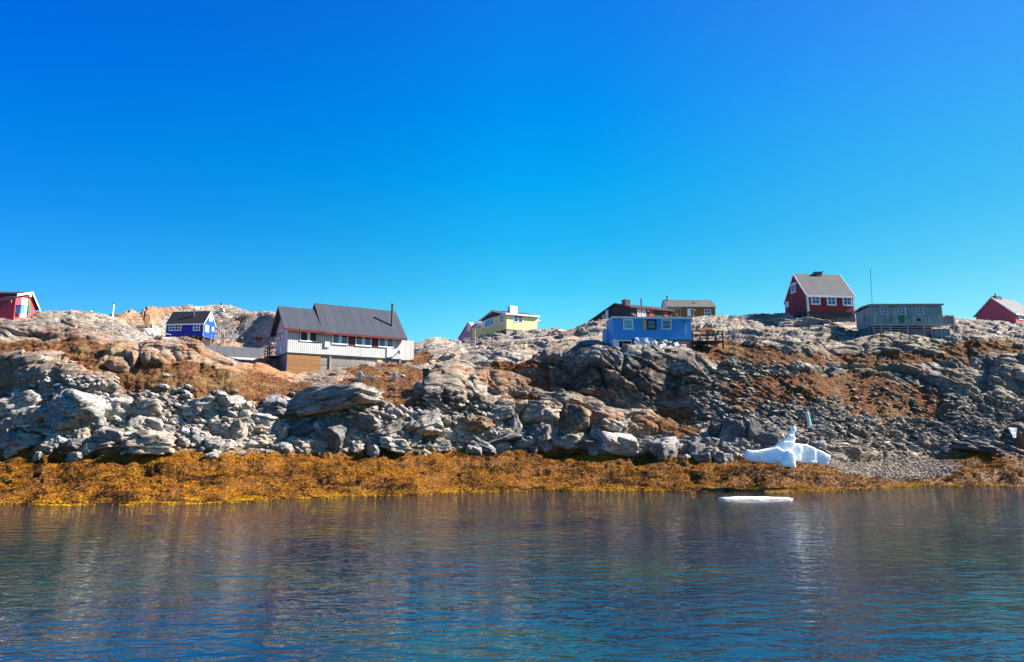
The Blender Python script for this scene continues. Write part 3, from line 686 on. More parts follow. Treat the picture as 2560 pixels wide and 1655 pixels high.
turf('dry_grass', np.maximum.reduce([blob(b[0],b[1],b[2],b[3]) for b in [(235,862,34,20),(1715,1078,40,24),(1290,1015,20,8),(480,960,200,22),(600,975,140,20),(920,985,60,30),(1690,1055,40,20),(250,895,80,12)]])*land, 26000, .12, .36, .022, [(.20,.10,.02),(.42,.27,.07),(.55,.42,.16)], 'straw yellow dry grass tufts beside the heath', 'dry grass', .35, 12)
turf('green_turf', np.maximum.reduce([blob(*b) for b in [(1425,1003,34,8),(1900,893,70,14),(1930,880,60,10),(2130,960,60,10),(2480,1000,30,10)]])*land, 14000, .06, .18, .028, [(.05,.06,.012),(.14,.15,.03),(.26,.22,.06)], 'olive green low turf patches on ledges of the slope', 'turf', .6)
pt, j, i = sample(np.maximum.reduce([blob(*b) for b in [(1035,1002,36,6),(1000,985,40,6),(1090,1008,24,5),(1640,1032,60,5),(1540,1008,40,4),(1720,1058,30,8),(2220,900,90,10),(2310,895,60,6),(1045,920,30,4),(2460,880,60,5),(1770,1046,20,8)]])*land, 1500)
n = len(pt); pt = pt+np.array([0,0,1])*rng.uniform(.12,.3,n)[:,None]; s = rng.uniform(.02,.045,n)[:,None,None]
oc = np.array([[1,0,0],[-1,0,0],[0,1,0],[0,-1,0],[0,0,1],[0,0,-1]],float); of = np.array([[0,2,4],[2,1,4],[1,3,4],[3,0,4],[2,0,5],[1,2,5],[3,1,5],[0,3,5]])
g = N('cotton_white', .9, .1); M_cot = g.done((.78,.76,.70))
o = mesh_np('cotton_grass', (oc[None]*s+pt[:,None]).reshape(-1,3), (of[None]+(np.arange(n)*6)[:,None,None]).reshape(-1,3), M_cot, False, 3)
tag(o, 'white cotton grass heads dotted along the ledges', 'cotton grass', kind='stuff')
# ---------------------------------------------------------------- building materials
def wood(name, colr, bw=.16, horiz=False, groove=.35, wear=.0, wearc=(.55,.53,.50), rough=.75, var=.12, relief=.6, dirt=.25):
    g = N(name, rough, .25); tc = g.n('ShaderNodeTexCoord').outputs['Object']; sp = g.n('ShaderNodeSeparateXYZ'); g.l(tc, sp.inputs[0])
    a = sp.outputs['Z'] if horiz else g.math('ADD', sp.outputs['X'], sp.outputs['Y'])
    q = g.math('DIVIDE', a, bw); fl = g.math('FLOOR', q); fr_ = g.math('FRACT', q)
    edge = g.math('MINIMUM', fr_, g.math('SUBTRACT', 1.0, fr_)); gr = g.math('SUBTRACT', 1.0, g.ramp(edge, .02, .14))
    wn_ = g.n('ShaderNodeTexWhiteNoise', noise_dimensions='1D'); g.l(fl, wn_.inputs['W'])
    gm_ = g.n('ShaderNodeMapping'); g.l(tc, gm_.inputs[0]); gm_.inputs['Scale'].default_value = (1,1,8) if horiz else (6,6,.5)
    gn_ = g.noise(gm_.outputs[0], 1.3, 5, .7)
    c = g.mix(g.math('MULTIPLY', g.math('SUBTRACT', wn_.outputs[0], .0), var), colr, (0.02,0.02,0.02))
    if wear: c = g.mix(g.math('MULTIPLY', g.ramp(gn_, .48, .66), wear), c, wearc)
    c = g.mix(g.math('MULTIPLY', g.ramp(g.noise(tc, 1.1, 5, .7), .5, .75), dirt), c, (.05,.045,.04))
    c = g.mix(g.math('MULTIPLY', gr, groove), c, (.012,.012,.014))
    h = g.math('SUBTRACT', g.math('MULTIPLY', gn_, .2), gr)
    return g.done(c, g.bump(h, relief, .02))
def paint(name, colr, rough=.6, dirt=.25, sc_=2.0):
    g = N(name, rough, .3); co = g.coord('Object'); n_ = g.noise(co, sc_, 5, .65)
    c = g.mix(g.ramp(n_, .45, .72, 0, dirt), colr, tuple(x*.35 for x in colr)); return g.done(c, g.bump(n_, .25, .02))
def felt(name, colr, seam=1.0, blot=.3, warmc=None, slope=True):
    g = N(name, .85, .25); tc = g.n('ShaderNodeTexCoord').outputs['Object']; sp = g.n('ShaderNodeSeparateXYZ'); g.l(tc, sp.inputs[0])
    q = g.math('DIVIDE', sp.outputs['X'], seam); fr_ = g.math('FRACT', q); e = g.math('MINIMUM', fr_, g.math('SUBTRACT', 1.0, fr_)); gr = g.math('SUBTRACT', 1.0, g.ramp(e, .01, .045))
    wn_ = g.n('ShaderNodeTexWhiteNoise', noise_dimensions='1D'); g.l(g.math('FLOOR', q), wn_.inputs['W'])
    m = g.n('ShaderNodeMapping'); g.l(tc, m.inputs[0]); m.inputs['Scale'].default_value = (2.2,.5,.5)
    n_ = g.noise(m.outputs[0], 1.6, 5, .7)
    c = g.mix(g.ramp(n_, .4, .7, 0, blot), colr, tuple(min(1, x*2.0) for x in colr)); c = g.mix(g.math('MULTIPLY', wn_.outputs[0], .25), c, tuple(x*.55 for x in colr))
    if warmc: c = g.mix(g.ramp(g.noise(tc, .7, 5, .7), .5, .7, 0, .6), c, warmc)
    c = g.mix(g.math('MULTIPLY', gr, .55), c, tuple(x*.3 for x in colr))
    return g.done(c, g.bump(g.math('ADD', n_, gr), .4, .02))
M_white = paint('white_paint', (.80,.80,.78), .5, .12)
M_offw = paint('off_white_paint', (.66,.66,.64), .6, .3)
M_black = paint('black_stain', (.025,.024,.026), .7, .1)
M_timber = wood('weathered_timber', (.33,.30,.27), .3, False, .0, .5, (.55,.52,.48))
M_dtimber = wood('dark_timber', (.075,.065,.058), .3, False, .0, .4, (.16,.15,.14))
M_dred = paint('dark_red_paint', (.12,.016,.020), .6, .2)
M_red = paint('red_paint', (.50,.045,.05), .6, .2)
M_metal = paint('flue_metal', (.10,.085,.08), .45, .2)
g = N('pane_glass', .04, .6); g.done((.015,.05,.17)); g.b.inputs['Coat Weight'].default_value = .6; g.b.inputs['Coat Roughness'].default_value = .03; M_glass = g.m  # blue base colour carries the sky mirrored in the panes
g = N('bright_glass', .08, .6); g.done((.18,.36,.42)); M_glass2 = g.m
g = N('blind_behind_glass', .2, .5); g.done((.55,.60,.68)); M_blind = g.m
M_ply = paint('plywood', (.55,.36,.20), .7, .25)
M_conc = paint('rough_concrete', (.34,.32,.29), .9, .6, 1.2)

class House:
    def __init__(s, name, label, cat, px, py, Y, yaw, H, W=None, D=None, right=False, wr=None, dl=None, group=None):
        s.yaw = R(yaw); s.H = H; p = at(px, py, Y)
        s.ex = Vector((math.cos(s.yaw), math.sin(s.yaw), 0)); s.ey = Vector((-math.sin(s.yaw), math.cos(s.yaw), 0))
        s.o = p - s.ex*W if right else p
        s.W, s.D = W, D
        if wr: s.W = s.uv('front', *wr)[0]
        if dl: s.D = s.uv('left', *dl)[0]
        s.root = empty(name, s.o, s.yaw, label, cat, group); s.base = {'front':0,'left':0,'right':0}
    def uv(s, face, px, py, out=0):
        if face == 'front': p0, n, a = s.o-s.ey*out, s.ey, s.ex
        elif face == 'left': p0, n, a = s.o-s.ex*out, s.ex, s.ey
        elif face == 'right': p0, n, a = s.o+s.ex*(s.W+out), s.ex, s.ey
        q = on_plane(px, py, p0, n)-p0
        return q.dot(a), q.z
    def rect(s, face, box, out=0):
        l, t, r, b = box; mx, my = (l+r)/2, (t+b)/2
        us = sorted([s.uv(face, l, my, out)[0], s.uv(face, r, my, out)[0]]); vs = sorted([s.uv(face, mx, t, out)[1], s.uv(face, mx, b, out)[1]])
        return us[0], us[1], vs[0], vs[1]
    def fbox(s, mb, face, u0, u1, v0, v1, o0, o1):
        "a box lying on a wall: u along the wall, v up, from o0 to o1 outwards"
        b_ = s.base[face]; o0 += b_; o1 += b_
        if face == 'front': mb.box(u0, u1, -o1, -o0, v0, v1)
        elif face == 'left': mb.box(-o1, -o0, u0, u1, v0, v1)
        else: mb.box(s.W+o0, s.W+o1, u0, u1, v0, v1)
    def walls(s, mat, rise=0, rf=.5, H=None, x0=0, x1=None, D=None, name='wall', z0=0, label=None, back=None):
        H = H or s.H; x1 = s.W if x1 is None else x1; D = D or s.D; back = H if back is None else back
        prof = [(0,z0),(0,H),(D*rf,H+rise),(D,back),(D,z0)] if rise else [(0,z0),(0,H),(D,back),(D,z0)]
        return MB().prism(prof, 'x', x0, x1).build(name, mat, s.root, label)
    def roof(s, mat, rise, rf=.5, ox=.2, oy=.3, th=.10, H=None, x0=0, x1=None, D=None, name='roof', back=None, lift=.02, ox1=None):
        H = (H or s.H)+lift; x1 = s.W if x1 is None else x1; D = D or s.D; back = H if back is None else back+lift; ox1 = ox if ox1 is None else ox1
        s1 = rise/(D*rf); s2 = (H+rise-back)/(D*(1-rf)) if rf < 1 else 0
        top = [(-oy, H-oy*s1), (D*rf, H+rise)] + ([(D+oy, back-oy*s2)] if rf < 1 else [])
        prof = [(a, b+th) for a, b in top]+[(a, b) for a, b in reversed(top)]
        s.rp = dict(top=top, th=th, x0=x0-ox, x1=x1+ox1)
        return MB().prism(prof, 'x', x0-ox, x1+ox1).build(name, mat, s.root)
    def fascia(s, mat, w_=.18, ends=('l','r'), eave=True, name='fascia', t=.04):
        rp = s.rp; top, th = rp['top'], rp['th']; mb = MB()
        dn = [(a, b+th+.012) for a, b in top]+[(a, b+th-w_) for a, b in reversed(top)]
        if 'l' in ends: mb.prism(dn, 'x', rp['x0']-t, rp['x0']-.003)
        if 'r' in ends: mb.prism(dn, 'x', rp['x1']+.003, rp['x1']+t)
        if eave: a, b = top[0]; mb.box(rp['x0'], rp['x1'], a-t, a-.003, b+th-w_, b+th+.006)
        return mb.build(name, mat, s.root)
    def corner(s, mat, w_=.12, which=('fl','fr'), H=None, D=None, t=.025, name='corner_board'):
        H = (H or s.H)-.004; D = D or s.D
        for k in which:
            mb = MB(); X0, sx = (0,-1) if k[1] == 'l' else (s.W, 1)
            mb.box(min(X0+sx*t, X0-sx*w_), max(X0+sx*t, X0-sx*w_), -t, 0-.002, 0.003, H)
            mb.box(min(X0+sx*.002, X0+sx*t), max(X0+sx*.002, X0+sx*t), 0, w_, 0.003, H)
            mb.build(name, mat, s.root)
    def win(s, face, box, nx=2, ny=2, fm=None, pm=None, fw=.09, mw=.04, out=.05, name='window', label=None, sill=True):
        fm = fm or M_white; pm = pm or M_glass; u0, u1, v0, v1 = s.rect(face, box) if len(box) == 4 and box[0] > 60 or face == 'x' else box
        if face == 'front': v1 = min(v1, s.H-.05)
        mb = MB(); f = lambda a, b, c, d, o1: s.fbox(mb, face, a, b, c, d, .004, o1)
        f(u0, u1, v1-fw, v1, out); f(u0, u1, v0, v0+fw, out); f(u0, u0+fw, v0+fw, v1-fw, out); f(u1-fw, u1, v0+fw, v1-fw, out)
        for k in range(1, nx): c = u0+fw+(u1-u0-2*fw)*k/nx; f(c-mw/2*(1.7 if nx == 4 and k == 2 else 1), c+mw/2, v0+fw, v1-fw, out*.8)
        for k in range(1, ny): c = v0+fw+(v1-v0-2*fw)*k/ny; f(u0+fw, u1-fw, c-mw/2, c+mw/2, out*.7)
        o = mb.build(name, fm, s.root, label)
        p = MB(); s.fbox(p, face, u0+fw*.8, u1-fw*.8, v0+fw*.8, v1-fw*.8, .002, .018); p.build('pane', pm, o)
        return o
    def panel(s, face, box, mat, out=.03, name='panel', label=None, o0=.003):
        u0, u1, v0, v1 = s.rect(face, box); mb = MB(); s.fbox(mb, face, u0, u1, v0, v1, o0, out); return mb.build(name, mat, s.root, label)
    def skirt(s, mat, depth, x0=0, x1=None, y0=0, y1=None, inset=.06, name='foundation', label=None):
        x1 = s.W if x1 is None else x1; y1 = s.D if y1 is None else y1
        return MB().box(x0+inset, x1-inset, y0+inset, y1-inset, -depth, -.004).build(name, mat, s.root, label)
    def pt(s, face, px, py, out=0):
        u, v = s.uv(face, px, py, out)
        return Vector((u,-out,v)) if face == 'front' else Vector((-out,u,v)) if face == 'left' else Vector((s.W+out,u,v))
# ---------------------------------------------------------------- grey two-part house
M_ribs = wood('ribbed_grey_siding', (.58,.57,.555), .21, False, .8, .25, (.42,.42,.43), .6, .08, 1.0, .2)
M_gable = wood('pale_blue_grey_boards', (.50,.53,.58), .15, False, .12, .1, (.4,.42,.45))
M_plank_o = wood('orange_planks', (.36,.17,.065), .17, True, .75, .5, (.24,.11,.05), .7, .3, 1.0)
M_plank_g = wood('grey_weathered_planks', (.36,.33,.30), .15, True, .7, .7, (.12,.09,.07), .85, .5, 1.0)
M_roofA = felt('charcoal_roofing', (.046,.054,.070), 1.05, .2)
h = House('grey_house', 'long pale grey ribbed house with charcoal roof at two heights above an orange plank basement', 'house', 717.9, 880.4, 69.9, 31.7, 2.78, W=12.6, D=5.3)
zl = h.uv('left', 702.7, 770.5)[1]; zm = h.uv('front', 885, 768.0, -3.25)[1]; HG = h.H
xa = h.uv('front', 811, 850)[0]; xb = h.uv('front', 800.8, 920)[0]
h.walls(M_gable, zl-HG-.16, x1=xa, D=5.3, name='gable_wall')
ribs = MB(); h.fbox(ribs, 'front', 0, xa, .0, HG-.02, .004, .05); ribs.build('ribbed_wall', M_ribs, h.root)
MB().prism([(-.05,.02),(-.05,HG-.04),(3.25,zm-.18),(6.5,HG-.04),(6.5,.02)], 'x', xa+.004, 12.6).build('ribbed_wall', M_ribs, h.root)
h.base['front'] = .05
h.roof(M_roofA, zl-HG-.12, ox=.55, oy=.55, th=.12, x1=xa-.25, D=5.3, ox1=.2, name='lower_roof'); h.fascia(M_dred, .24, ('l',), True)
h.roof(M_roofA, zm-HG-.12, ox=.12, oy=.60, th=.12, x0=xa-.22, x1=12.6, D=6.5, ox1=.42, name='main_roof'); h.fascia(M_dred, .24, ('l','r'), True)
c0 = h.pt('front', 980.3, 801.4, -1.0); zr = HG+(zm-HG)/3.25; ch = MB().tube((c0.x, 1.0, zr-.1), (c0.x, 1.0, h.uv('front',980,761,-1)[1]), .14, n=14); ch.tube((c0.x,1.0,h.uv('front',980,761,-1)[1]),(c0.x,1.0,h.uv('front',980,761,-1)[1]+.06),.17); ch.build('chimney_pipe', M_metal, h.root)
h.win('front', (749,829,793.5,854.5), 2, 1, M_white, M_glass, .10, .30, label='double window with dark surround')
sur = MB(); u0,u1,v0,v1 = h.rect('front', (748.5,828.5,794,855)); h.fbox(sur,'front',u0-.06,u1+.06,v0-.06,v1+.06,.001,.03); sur.build('window_surround', M_black, h.root)
for b in ((829.5,834.5,869.5,862),(887.5,839,928,866),(945,844,983.5,869)):
    u0,u1,v0,v1 = h.rect('front', b); h.win('front', (u0,u1,v0,v1), 2, 1, M_white, M_glass, .13, .34, .11)
for b in ((870,836,887,863),(928.3,841,944.6,867.3)): h.panel('front', b, M_dred, .09, 'red_panel')
h.panel('front', (811,855,823.5,868.5), M_white, .16, 'meter_box'); h.panel('front', (966.5,869,977,893), M_white, .10, 'white_door')
vent = MB(); p_ = h.pt('front', 994, 881.5); vent.tube((p_.x,-.05,p_.z),(p_.x,-.55,p_.z),.05); vent.tube((p_.x,-.5,p_.z),(p_.x-.1,-.62,p_.z),.22,.20); vent.build('satellite_dish', M_offw, h.root)
for b in ((694.5,835,700.5,850.5),(701.5,832.5,707.5,847.5)): h.win('left', b, 1, 1, M_black, M_blind, .07, .05, .04)
h.panel('left', (701.5,868,704.5,884), M_white, .06, 'vent_plate')
MB().box(.05, xb, .03, 5.2, -3.6, -.12).build('plank_basement', M_plank_o, h.root, 'orange varnished horizontal planks')
MB().box(xb+.01, 12.3, .12, 5.6, -3.6, -.12).build('plank_basement', M_plank_g, h.root, 'grey weathered horizontal planks')
MB().box(.03, .048, .02, 5.22, -3.6, -.122).build('basement_side', wood('grey_lap', (.20,.21,.24), .16, True, .6), h.root)
MB().box(-.03, 12.62, -.04, 5.3, -.12, -.004).build('sill_beam', M_black, h.root)
mb = MB()
for q in (826, 972.5, 1000): a = h.pt('front', q, 900); mb.box(a.x-.07, a.x+.07, -.02, .1, -2.2, -.13)
mb.build('post', M_timber, h.root)
mb = MB(); u0,u1,v0,v1 = h.rect('front', (943,894.5,956,906)); h.fbox(mb,'front',u0,u1,v0,v1,-.12,-.08); mb.build('hatch', M_ply, h.root)
a = h.W; mb = MB().box(a+.01, a+1.75, .5, 1.4, .0, 2.28); mb.build('annex', wood('bleached_board', (.50,.47,.44), .6, False, .1, .5, (.62,.60,.57)), h.root)
mb = MB(); mb.box(a, a+1.9, .3, 1.6, -.12, -.01)
for x_ in (a+.15, a+1.75): mb.box(x_-.06, x_+.06, .3, .42, -1.6, -.12)
mb.build('annex_platform', M_dtimber, h.root)
mb = MB()                       # small stair deck on the left gable
mb.box(-1.25, -.06, 2.6, 4.9, -.25, -.13)
for x_, y_ in ((-1.2,2.65),(-1.2,4.85),(-1.2,3.7)): mb.box(x_-.05,x_+.05,y_-.05,y_+.05,-2.8,.75)
for z_ in (.2,.5,.74): mb.box(-1.22,-1.16,2.6,4.9,z_-.05,z_+.03)
mb.build('side_deck', M_dtimber, h.root)

# ---------------------------------------------------------------- yellow house
M_yel = wood('yellow_boards', (.84,.72,.34), .66, False, .5, .1, (.6,.55,.3), .6, .05, .5, .08)
M_yel2 = wood('yellow_shaded_gable_boards', (.74,.58,.20), .45, False, .2, .15, (.5,.48,.2), .6, .06, .4, .1)  # darker copy of the front yellow, gable shade put into the colour
M_roofB = felt('dark_roof_felt', (.05,.05,.06), 1.2, .2)
h = House('yellow_house', 'pale yellow house with white fascia and white chimney block on the skyline', 'house', 1265.5, 822.6, 104.3, 26.8, 2.45, W=5.5, D=13.4)
pk = h.uv('left', 1234.3, 776.5); rf = pk[0]/13.4; rise = pk[1]-2.45-.05
bk = h.uv('left', 1180, 819)[1]
h.walls(M_yel2, rise, rf, D=13.4, back=bk)
mb = MB(); h.fbox(mb, 'front', 0, h.W, 0, 2.4, .004, .03); mb.build('front_boards', M_yel, h.root); h.base['front'] = .03
h.roof(M_roofB, rise, rf, .28, .35, .12, D=13.4, back=bk); h.fascia(M_offw, .26)
mb = MB().prism([(pk[0]*.10,2.52+rise*.10-.25),(pk[0],pk[1]-.22),(13.4*.86,bk+.42),(13.4*.86,bk+.22),(pk[0],pk[1]-1.05),(pk[0]*.25,2.34)], 'x', -.03, -.004); mb.build('gable_cladding', M_black, h.root)
h.win('front', (1283.5,787.5,1307,806), 2, 2, M_white, M_glass, .10, .14)
h.win('left', (1249.5,786,1259.5,807.5), 2, 1, M_white, M_glass, .12, .10)
h.win('left', (1213.5,797,1234,816), 3, 1, M_white, M_glass, .12, .14, label='three-part window on the gable side')
h.win('left', (1194.5,812,1200.5,823.5), 1, 1, M_white, M_glass, .14, .1)
h.panel('left', (1206.5,802,1212,819.5), M_white, .08, 'shutter')
cz = 2.45+rise*.55; c0 = h.pt('front', 1272, 775); mb = MB().box(1.3, 2.6, 1.2, 2.2, 2.5, h.uv('front',1270,764.5,-1.6)[1]); mb.build('chimney', M_white, h.root)
MB().box(h.W-.05, h.W+.75, .1, .22, h.uv('front',1345,800.5)[1]-.06, h.uv('front',1345,800.5)[1]+.08).build('bracket', M_white, h.root)
h.skirt(M_conc, 2.8, y1=13.3, label='stained concrete foundation')
MB().box(-.012,.05,.07,13.2,-2.8,-.01).build('dark_base', paint('tarred_base', (.045,.035,.035)), h.root)

# ---------------------------------------------------------------- pale blue box behind it and red sliver
M_pink = wood('faded_pink_boards', (.42,.22,.30), .42, False, .55, .5, (.33,.28,.40))
h = House('pink_house', 'faded pink gabled house with a grey roof half hidden behind the yellow house', 'house', 1196, 861, 124, 52, 1.6, W=6.5, D=4.9, )
h.walls(M_pink, 2.75, .5, z0=-1.5); h.roof(felt('grey_roof', (.30,.30,.33), .8, .2), 2.75, .5, .12, .15, .08)
h.fascia(paint('lilac_trim', (.34,.30,.42)), .14, ('l',), False)
h.win('left', (1167.8,810.5,1177.4,828), 2, 1, M_offw, M_blind, .14, .10)
h.win('left', (1158.7,844.3,1167.5,853.5), 2, 1, M_offw, M_blind, .10, .08); h.win('left', (1168.5,843.8,1176.9,853), 2, 1, M_offw, M_blind, .10, .08)
MB().tube((.4,2.45,4.3),(.4,2.45,5.2),.025).build('antenna', M_metal, h.root)
h = House('red_hut', 'tiny red hut roof just showing over the rock right of the yellow house', 'hut', 1346, 848, 122, 8, 1.0, W=1.35, D=3)
h.walls(M_red, .5, .5); h.roof(M_roofB, .5, .5, .1, .1); h.fascia(M_white, .1, ('r',), False)

# ---------------------------------------------------------------- black house with red panels
M_blk = wood('black_boards', (.035,.036,.042), .34, False, .3, .1, (.07,.07,.08))
M_grn = wood('dark_green_boards', (.045,.055,.05), .3, False, .5)
zt = 766; h = House('black_house', 'black boarded house with red panels and a brick chimney behind the blue flat-roofed house', 'house', 1577.3, 766+41, 95, 24, 2.3, W=1, wr=(1681, 796), dl=(1477.5, 806))
pk = h.uv('left', 1539.8, 759.5); rf = pk[0]/h.D; rise = pk[1]-h.uv('front',1577.3,767)[1]; h.H = h.uv('front',1577.3,767)[1]; bk = h.uv('left', 1477, 803)[1]
h.walls(M_blk, rise, rf, back=bk, z0=-1.5); h.roof(M_roofB, rise, rf, .25, .3, .07, back=bk); h.fascia(paint('dark_trim', (.09,.02,.028)), .2)
mb = MB(); h.fbox(mb, 'front', .01, h.W-.01, -1.4, h.H-.05, .004, .03); mb.build('front_boards', M_grn, h.root); h.base['front'] = .03
for b in ((1593,772.5,1601.5,791.5),(1604.5,774,1613,792)):
    h.win('front', b, 1, 3, M_white, M_blind, .10, .05, .06); h_ = h
for b in ((1591.3,771,1593,793),(1601.7,772,1604.2,793),(1613.2,773.5,1615.6,794),(1622.7,775.5,1633,794),(1658,780.5,1669,796)): h.panel('front', b, M_red, .05, 'red_panel')
h.panel('front', (1617.5,776,1622,779.5), M_white, .12, 'lamp')
h.win('left', (1494.5,797,1500.5,805), 1, 1, M_red, M_blind, .06, .05); h.panel('left', (1505,786,1514,805), M_ply, .05, 'plywood_panel'); h.panel('left', (1517,775,1522,800), M_white, .2, 'white_post')
bz = h.uv('front',1570,750.7,-2)[1]
g = N('brick', .9, .2); bt = g.n('ShaderNodeTexBrick'); g.l(g.coord('Object', (4,4,4)), bt.inputs['Vector']); bt.inputs['Color1'].default_value = (.22,.14,.10,1); bt.inputs['Color2'].default_value = (.30,.22,.17,1); bt.inputs['Mortar'].default_value = (.12,.1,.09,1); bt.inputs['Scale'].default_value = 1.0; M_brick = g.done(bt.outputs[0])
mb = MB().box(.15, 1.0, 1.5, 2.4, h.H, bz); mb.box(.10, 1.05, 1.45, 2.45, bz-.16, bz+.02); mb.build('brick_chimney', M_brick, h.root)
px_ = h.pt('front', 1615.5, 765); MB().tube((px_.x, 1.2, h.H), (px_.x, 1.2, h.uv('front',1615.5,748,-1.2)[1]), .10).build('stove_pipe', M_metal, h.root)
MB().bar(h.pt('front',1580,784,.12), h.pt('front',1590,789.5,.12), .08).bar(h.pt('front',1632,788.5,.12), h.pt('front',1636,791,.12), .08).bar(h.pt('front',1660,788.8,.12), h.pt('front',1668,789,.12), .06).build('leaning_boards', M_timber, h.root)

# ---------------------------------------------------------------- ochre house
M_och = wood('ochre_boards', (.22,.115,.025), .3, False, .25, .35, (.20,.11,.035), .75, .2)
h = House('ochre_house', 'ochre brown house with a grey roof and a black stovepipe behind the deck', 'house', 1670.6, 802, 113, 2, 2.4, W=1, D=4.6, wr=(1788.5, 785))
h.walls(M_och, 1.6, .5, z0=-1.4); h.roof(felt('brown_grey_roof', (.11,.10,.10), .55, .3, (.15,.11,.09)), 1.6, .5, .12, .14, .07)
h.fascia(paint('roof_edge', (.12,.11,.11)), .10, ('l','r'), True)
mb = MB().prism([(0,2.38),(2.3,3.95),(4.6,2.38),(4.6,-.5),(0,-.5)], 'x', -.03, -.004); mb.build('gable_cladding', wood('white_gable_boards', (.60,.60,.64), .35, False, .4), h.root)
h.win('front', (1718,771.5,1734.5,790.5), 2, 1, M_offw, M_glass, .10, .08); h.panel('front', (1718.8,773,1725.5,789.5), M_white, .09, 'shutter')
h.win('front', (1760.5,773,1777,791), 2, 2, M_offw, M_glass, .10, .07)
h.panel('front', (1736,774,1739.5,777), M_white, .1, 'lamp')
h.panel('front', (1735,796.5,1778,803), wood('peeling_white', (.55,.5,.45), .3, False, .5, .9, (.3,.16,.04)), .04, 'peeling_patch')
p_ = h.pt('front', 1675.8, 753); mb = MB().tube((p_.x, 2.0, 3.6), (p_.x, 2.0, h.uv('front',1675.8,741,-2)[1]), .13); mb.tube((p_.x,2.0,h.uv('front',1675.8,741,-2)[1]),(p_.x,2.0,h.uv('front',1675.8,741,-2)[1]+.1),.17); mb.build('stove_pipe', M_metal, h.root)
sl = 1.6/2.3; MB().poly([(4.5,1.0,3.22),(5.1,1.0,3.22),(5.1,1.4,3.5),(4.5,1.4,3.5),(4.5,1.0,3.14),(5.1,1.0,3.14),(5.1,1.4,3.42),(4.5,1.4,3.42)],[(0,1,2,3),(4,7,6,5),(0,4,5,1),(1,5,6,2),(2,6,7,3),(3,7,4,0)]).build('skylight', M_black, h.root)
mb = MB()
mb.box(.1, 1.9, -1.2, -.05, 1.95, 2.05)
for x_ in (.2,.9,1.4,1.85): mb.box(x_-.05,x_+.05,-1.2,-1.1,-.5,1.95)
mb.bar((.1,-1.15,2.1),(.9,-1.2,1.6),.08); mb.bar((.9,-1.2,.4),(1.4,-1.2,1.3),.06); mb.box(1.0,1.5,-1.2,-1.16,.2,1.0)
mb.build('porch_frame', M_timber, h.root)

# ---------------------------------------------------------------- blue flat-roofed house on the right
M_blu = wood('bright_blue_boards', (.050,.31,.72), .2, False, .45, .15, (.08,.34,.7), .55, .06, .4, .06)
h = House('blue_flat_house', 'bright blue flat-roofed house with three windows and a torn white skirt', 'house', 1533.4, 847.3, 72.9, 3.6, 2.25, W=8.65, D=3.6)
h.walls(M_blu, 0); MB().prism([(-.18,2.26),(-.18,2.46),(3.8,2.5),(3.8,2.30)], 'x', -.12, 8.78).build('roof', M_offw, h.root)
h.panel('front', (1530,794.5,1730,800), M_blu, .06, 'top_board', o0=.004)
h.win('front', (1557.5,795.5,1582.5,824), 1, 2, M_white, M_glass2, .13, .035, .07)
h.win('front', (1616.5,796,1641,824.5), 1, 2, M_black, M_glass, .17, .035, .07, label='window with a black surround'); h.panel('front', (1606,796.5,1616.3,823), M_ply, .05, 'plywood_panel')
h.win('front', (1653.5,796,1678.5,824), 1, 2, M_offw, M_glass, .13, .035, .07)
mb = MB(); a = h.pt('front', 1712, 808,.08); b = h.pt('front', 1713.5, 834,.08); mb.bar(a, b, .07); mb.build('rain_pipe', M_offw, h.root)
mb = MB(); a = h.pt('front', 1710, 796,.06); b = h.pt('front', 1712, 812,.06); mb.bar(a, b, .05); a = h.pt('front',1661,839,.03); mb.box(a.x-.06,a.x+.06,-.06,-.005,a.z-.06,a.z+.06); mb.build('cable', M_black, h.root)
MB().box(-.55,-.03,3.0,3.4,-1.6,1.5).build('side_board', M_offw, h.root)
sk = MB().box(.02, .35, .03, 3.4, -1.75, -.01); sk.box(.35, .62, .03, .1, -1.75, -.25); sk.box(1.95, 2.15, .03, .12, -1.75, -.06); sk.box(.35,1.95,.03,.10,-.22,-.06)
sk.build('white_skirt', M_offw, h.root)
MB().box(1.0,1.9,.12,.2,-1.6,-.45).box(.98,1.05,.05,.13,-1.7,-.25).box(2.2,8.5,.35,.5,-1.3,-.08).build('crawl_space_boards', wood('grey_boards', (.28,.28,.30), .2, True, .5, .5), h.root)
MB().box(.3, 8.6, .6, 3.4, -1.6, -.02).build('crawl_space_shade', M_black, h.root)  # solid black block painted in for the shade under the floor
mb = MB()
for q in (2.1, 4.3, 6.2, 8.55): mb.box(q-.06,q+.06,.03,.15,-1.5,-.01)
mb.build('post', M_dtimber, h.root)
# torn insulation sheets and loose boards at its foot
def sheet(name, pts, th, mat, label, cat, seed=1, group=None, crease=.06):
    "crumpled sheet standing or lying: outline given in photo pixels on a plane at Y"
    Y = pts[0][2]; P3 = [at(a, b, y) for a, b, y in pts]; bm = bmesh.new(); vs = [bm.verts.new(p) for p in P3]; bm.faces.new(vs)
    bmesh.ops.triangulate(bm, faces=bm.faces[:]); bmesh.ops.subdivide_edges(bm, edges=bm.edges[:], cuts=4, use_grid_fill=True)
    r = random.Random(seed)
    for v in bm.verts: v.co += Vector((r.uniform(-.3,.3)*crease, r.uniform(-1,1)*crease, r.uniform(-.3,.3)*crease))
    ex_ = bmesh.ops.extrude_face_region(bm, geom=bm.faces[:]); 
    for v in [q for q in ex_['geom'] if isinstance(q, bmesh.types.BMVert)]: v.co += Vector((0, th, 0))
    bmesh.ops.recalc_face_normals(bm, faces=bm.faces[:])
    me = bpy.data.meshes.new(name); bm.to_mesh(me); bm.free(); me.materials.append(mat)
    o = bpy.data.objects.new(name, me); col.objects.link(o); return tag(o, label, cat, group)
M_foam = paint('shaded_white_foam', (.50,.54,.60), .8, .3, .8)  # greyed and blued so the house's shade sits in the colour
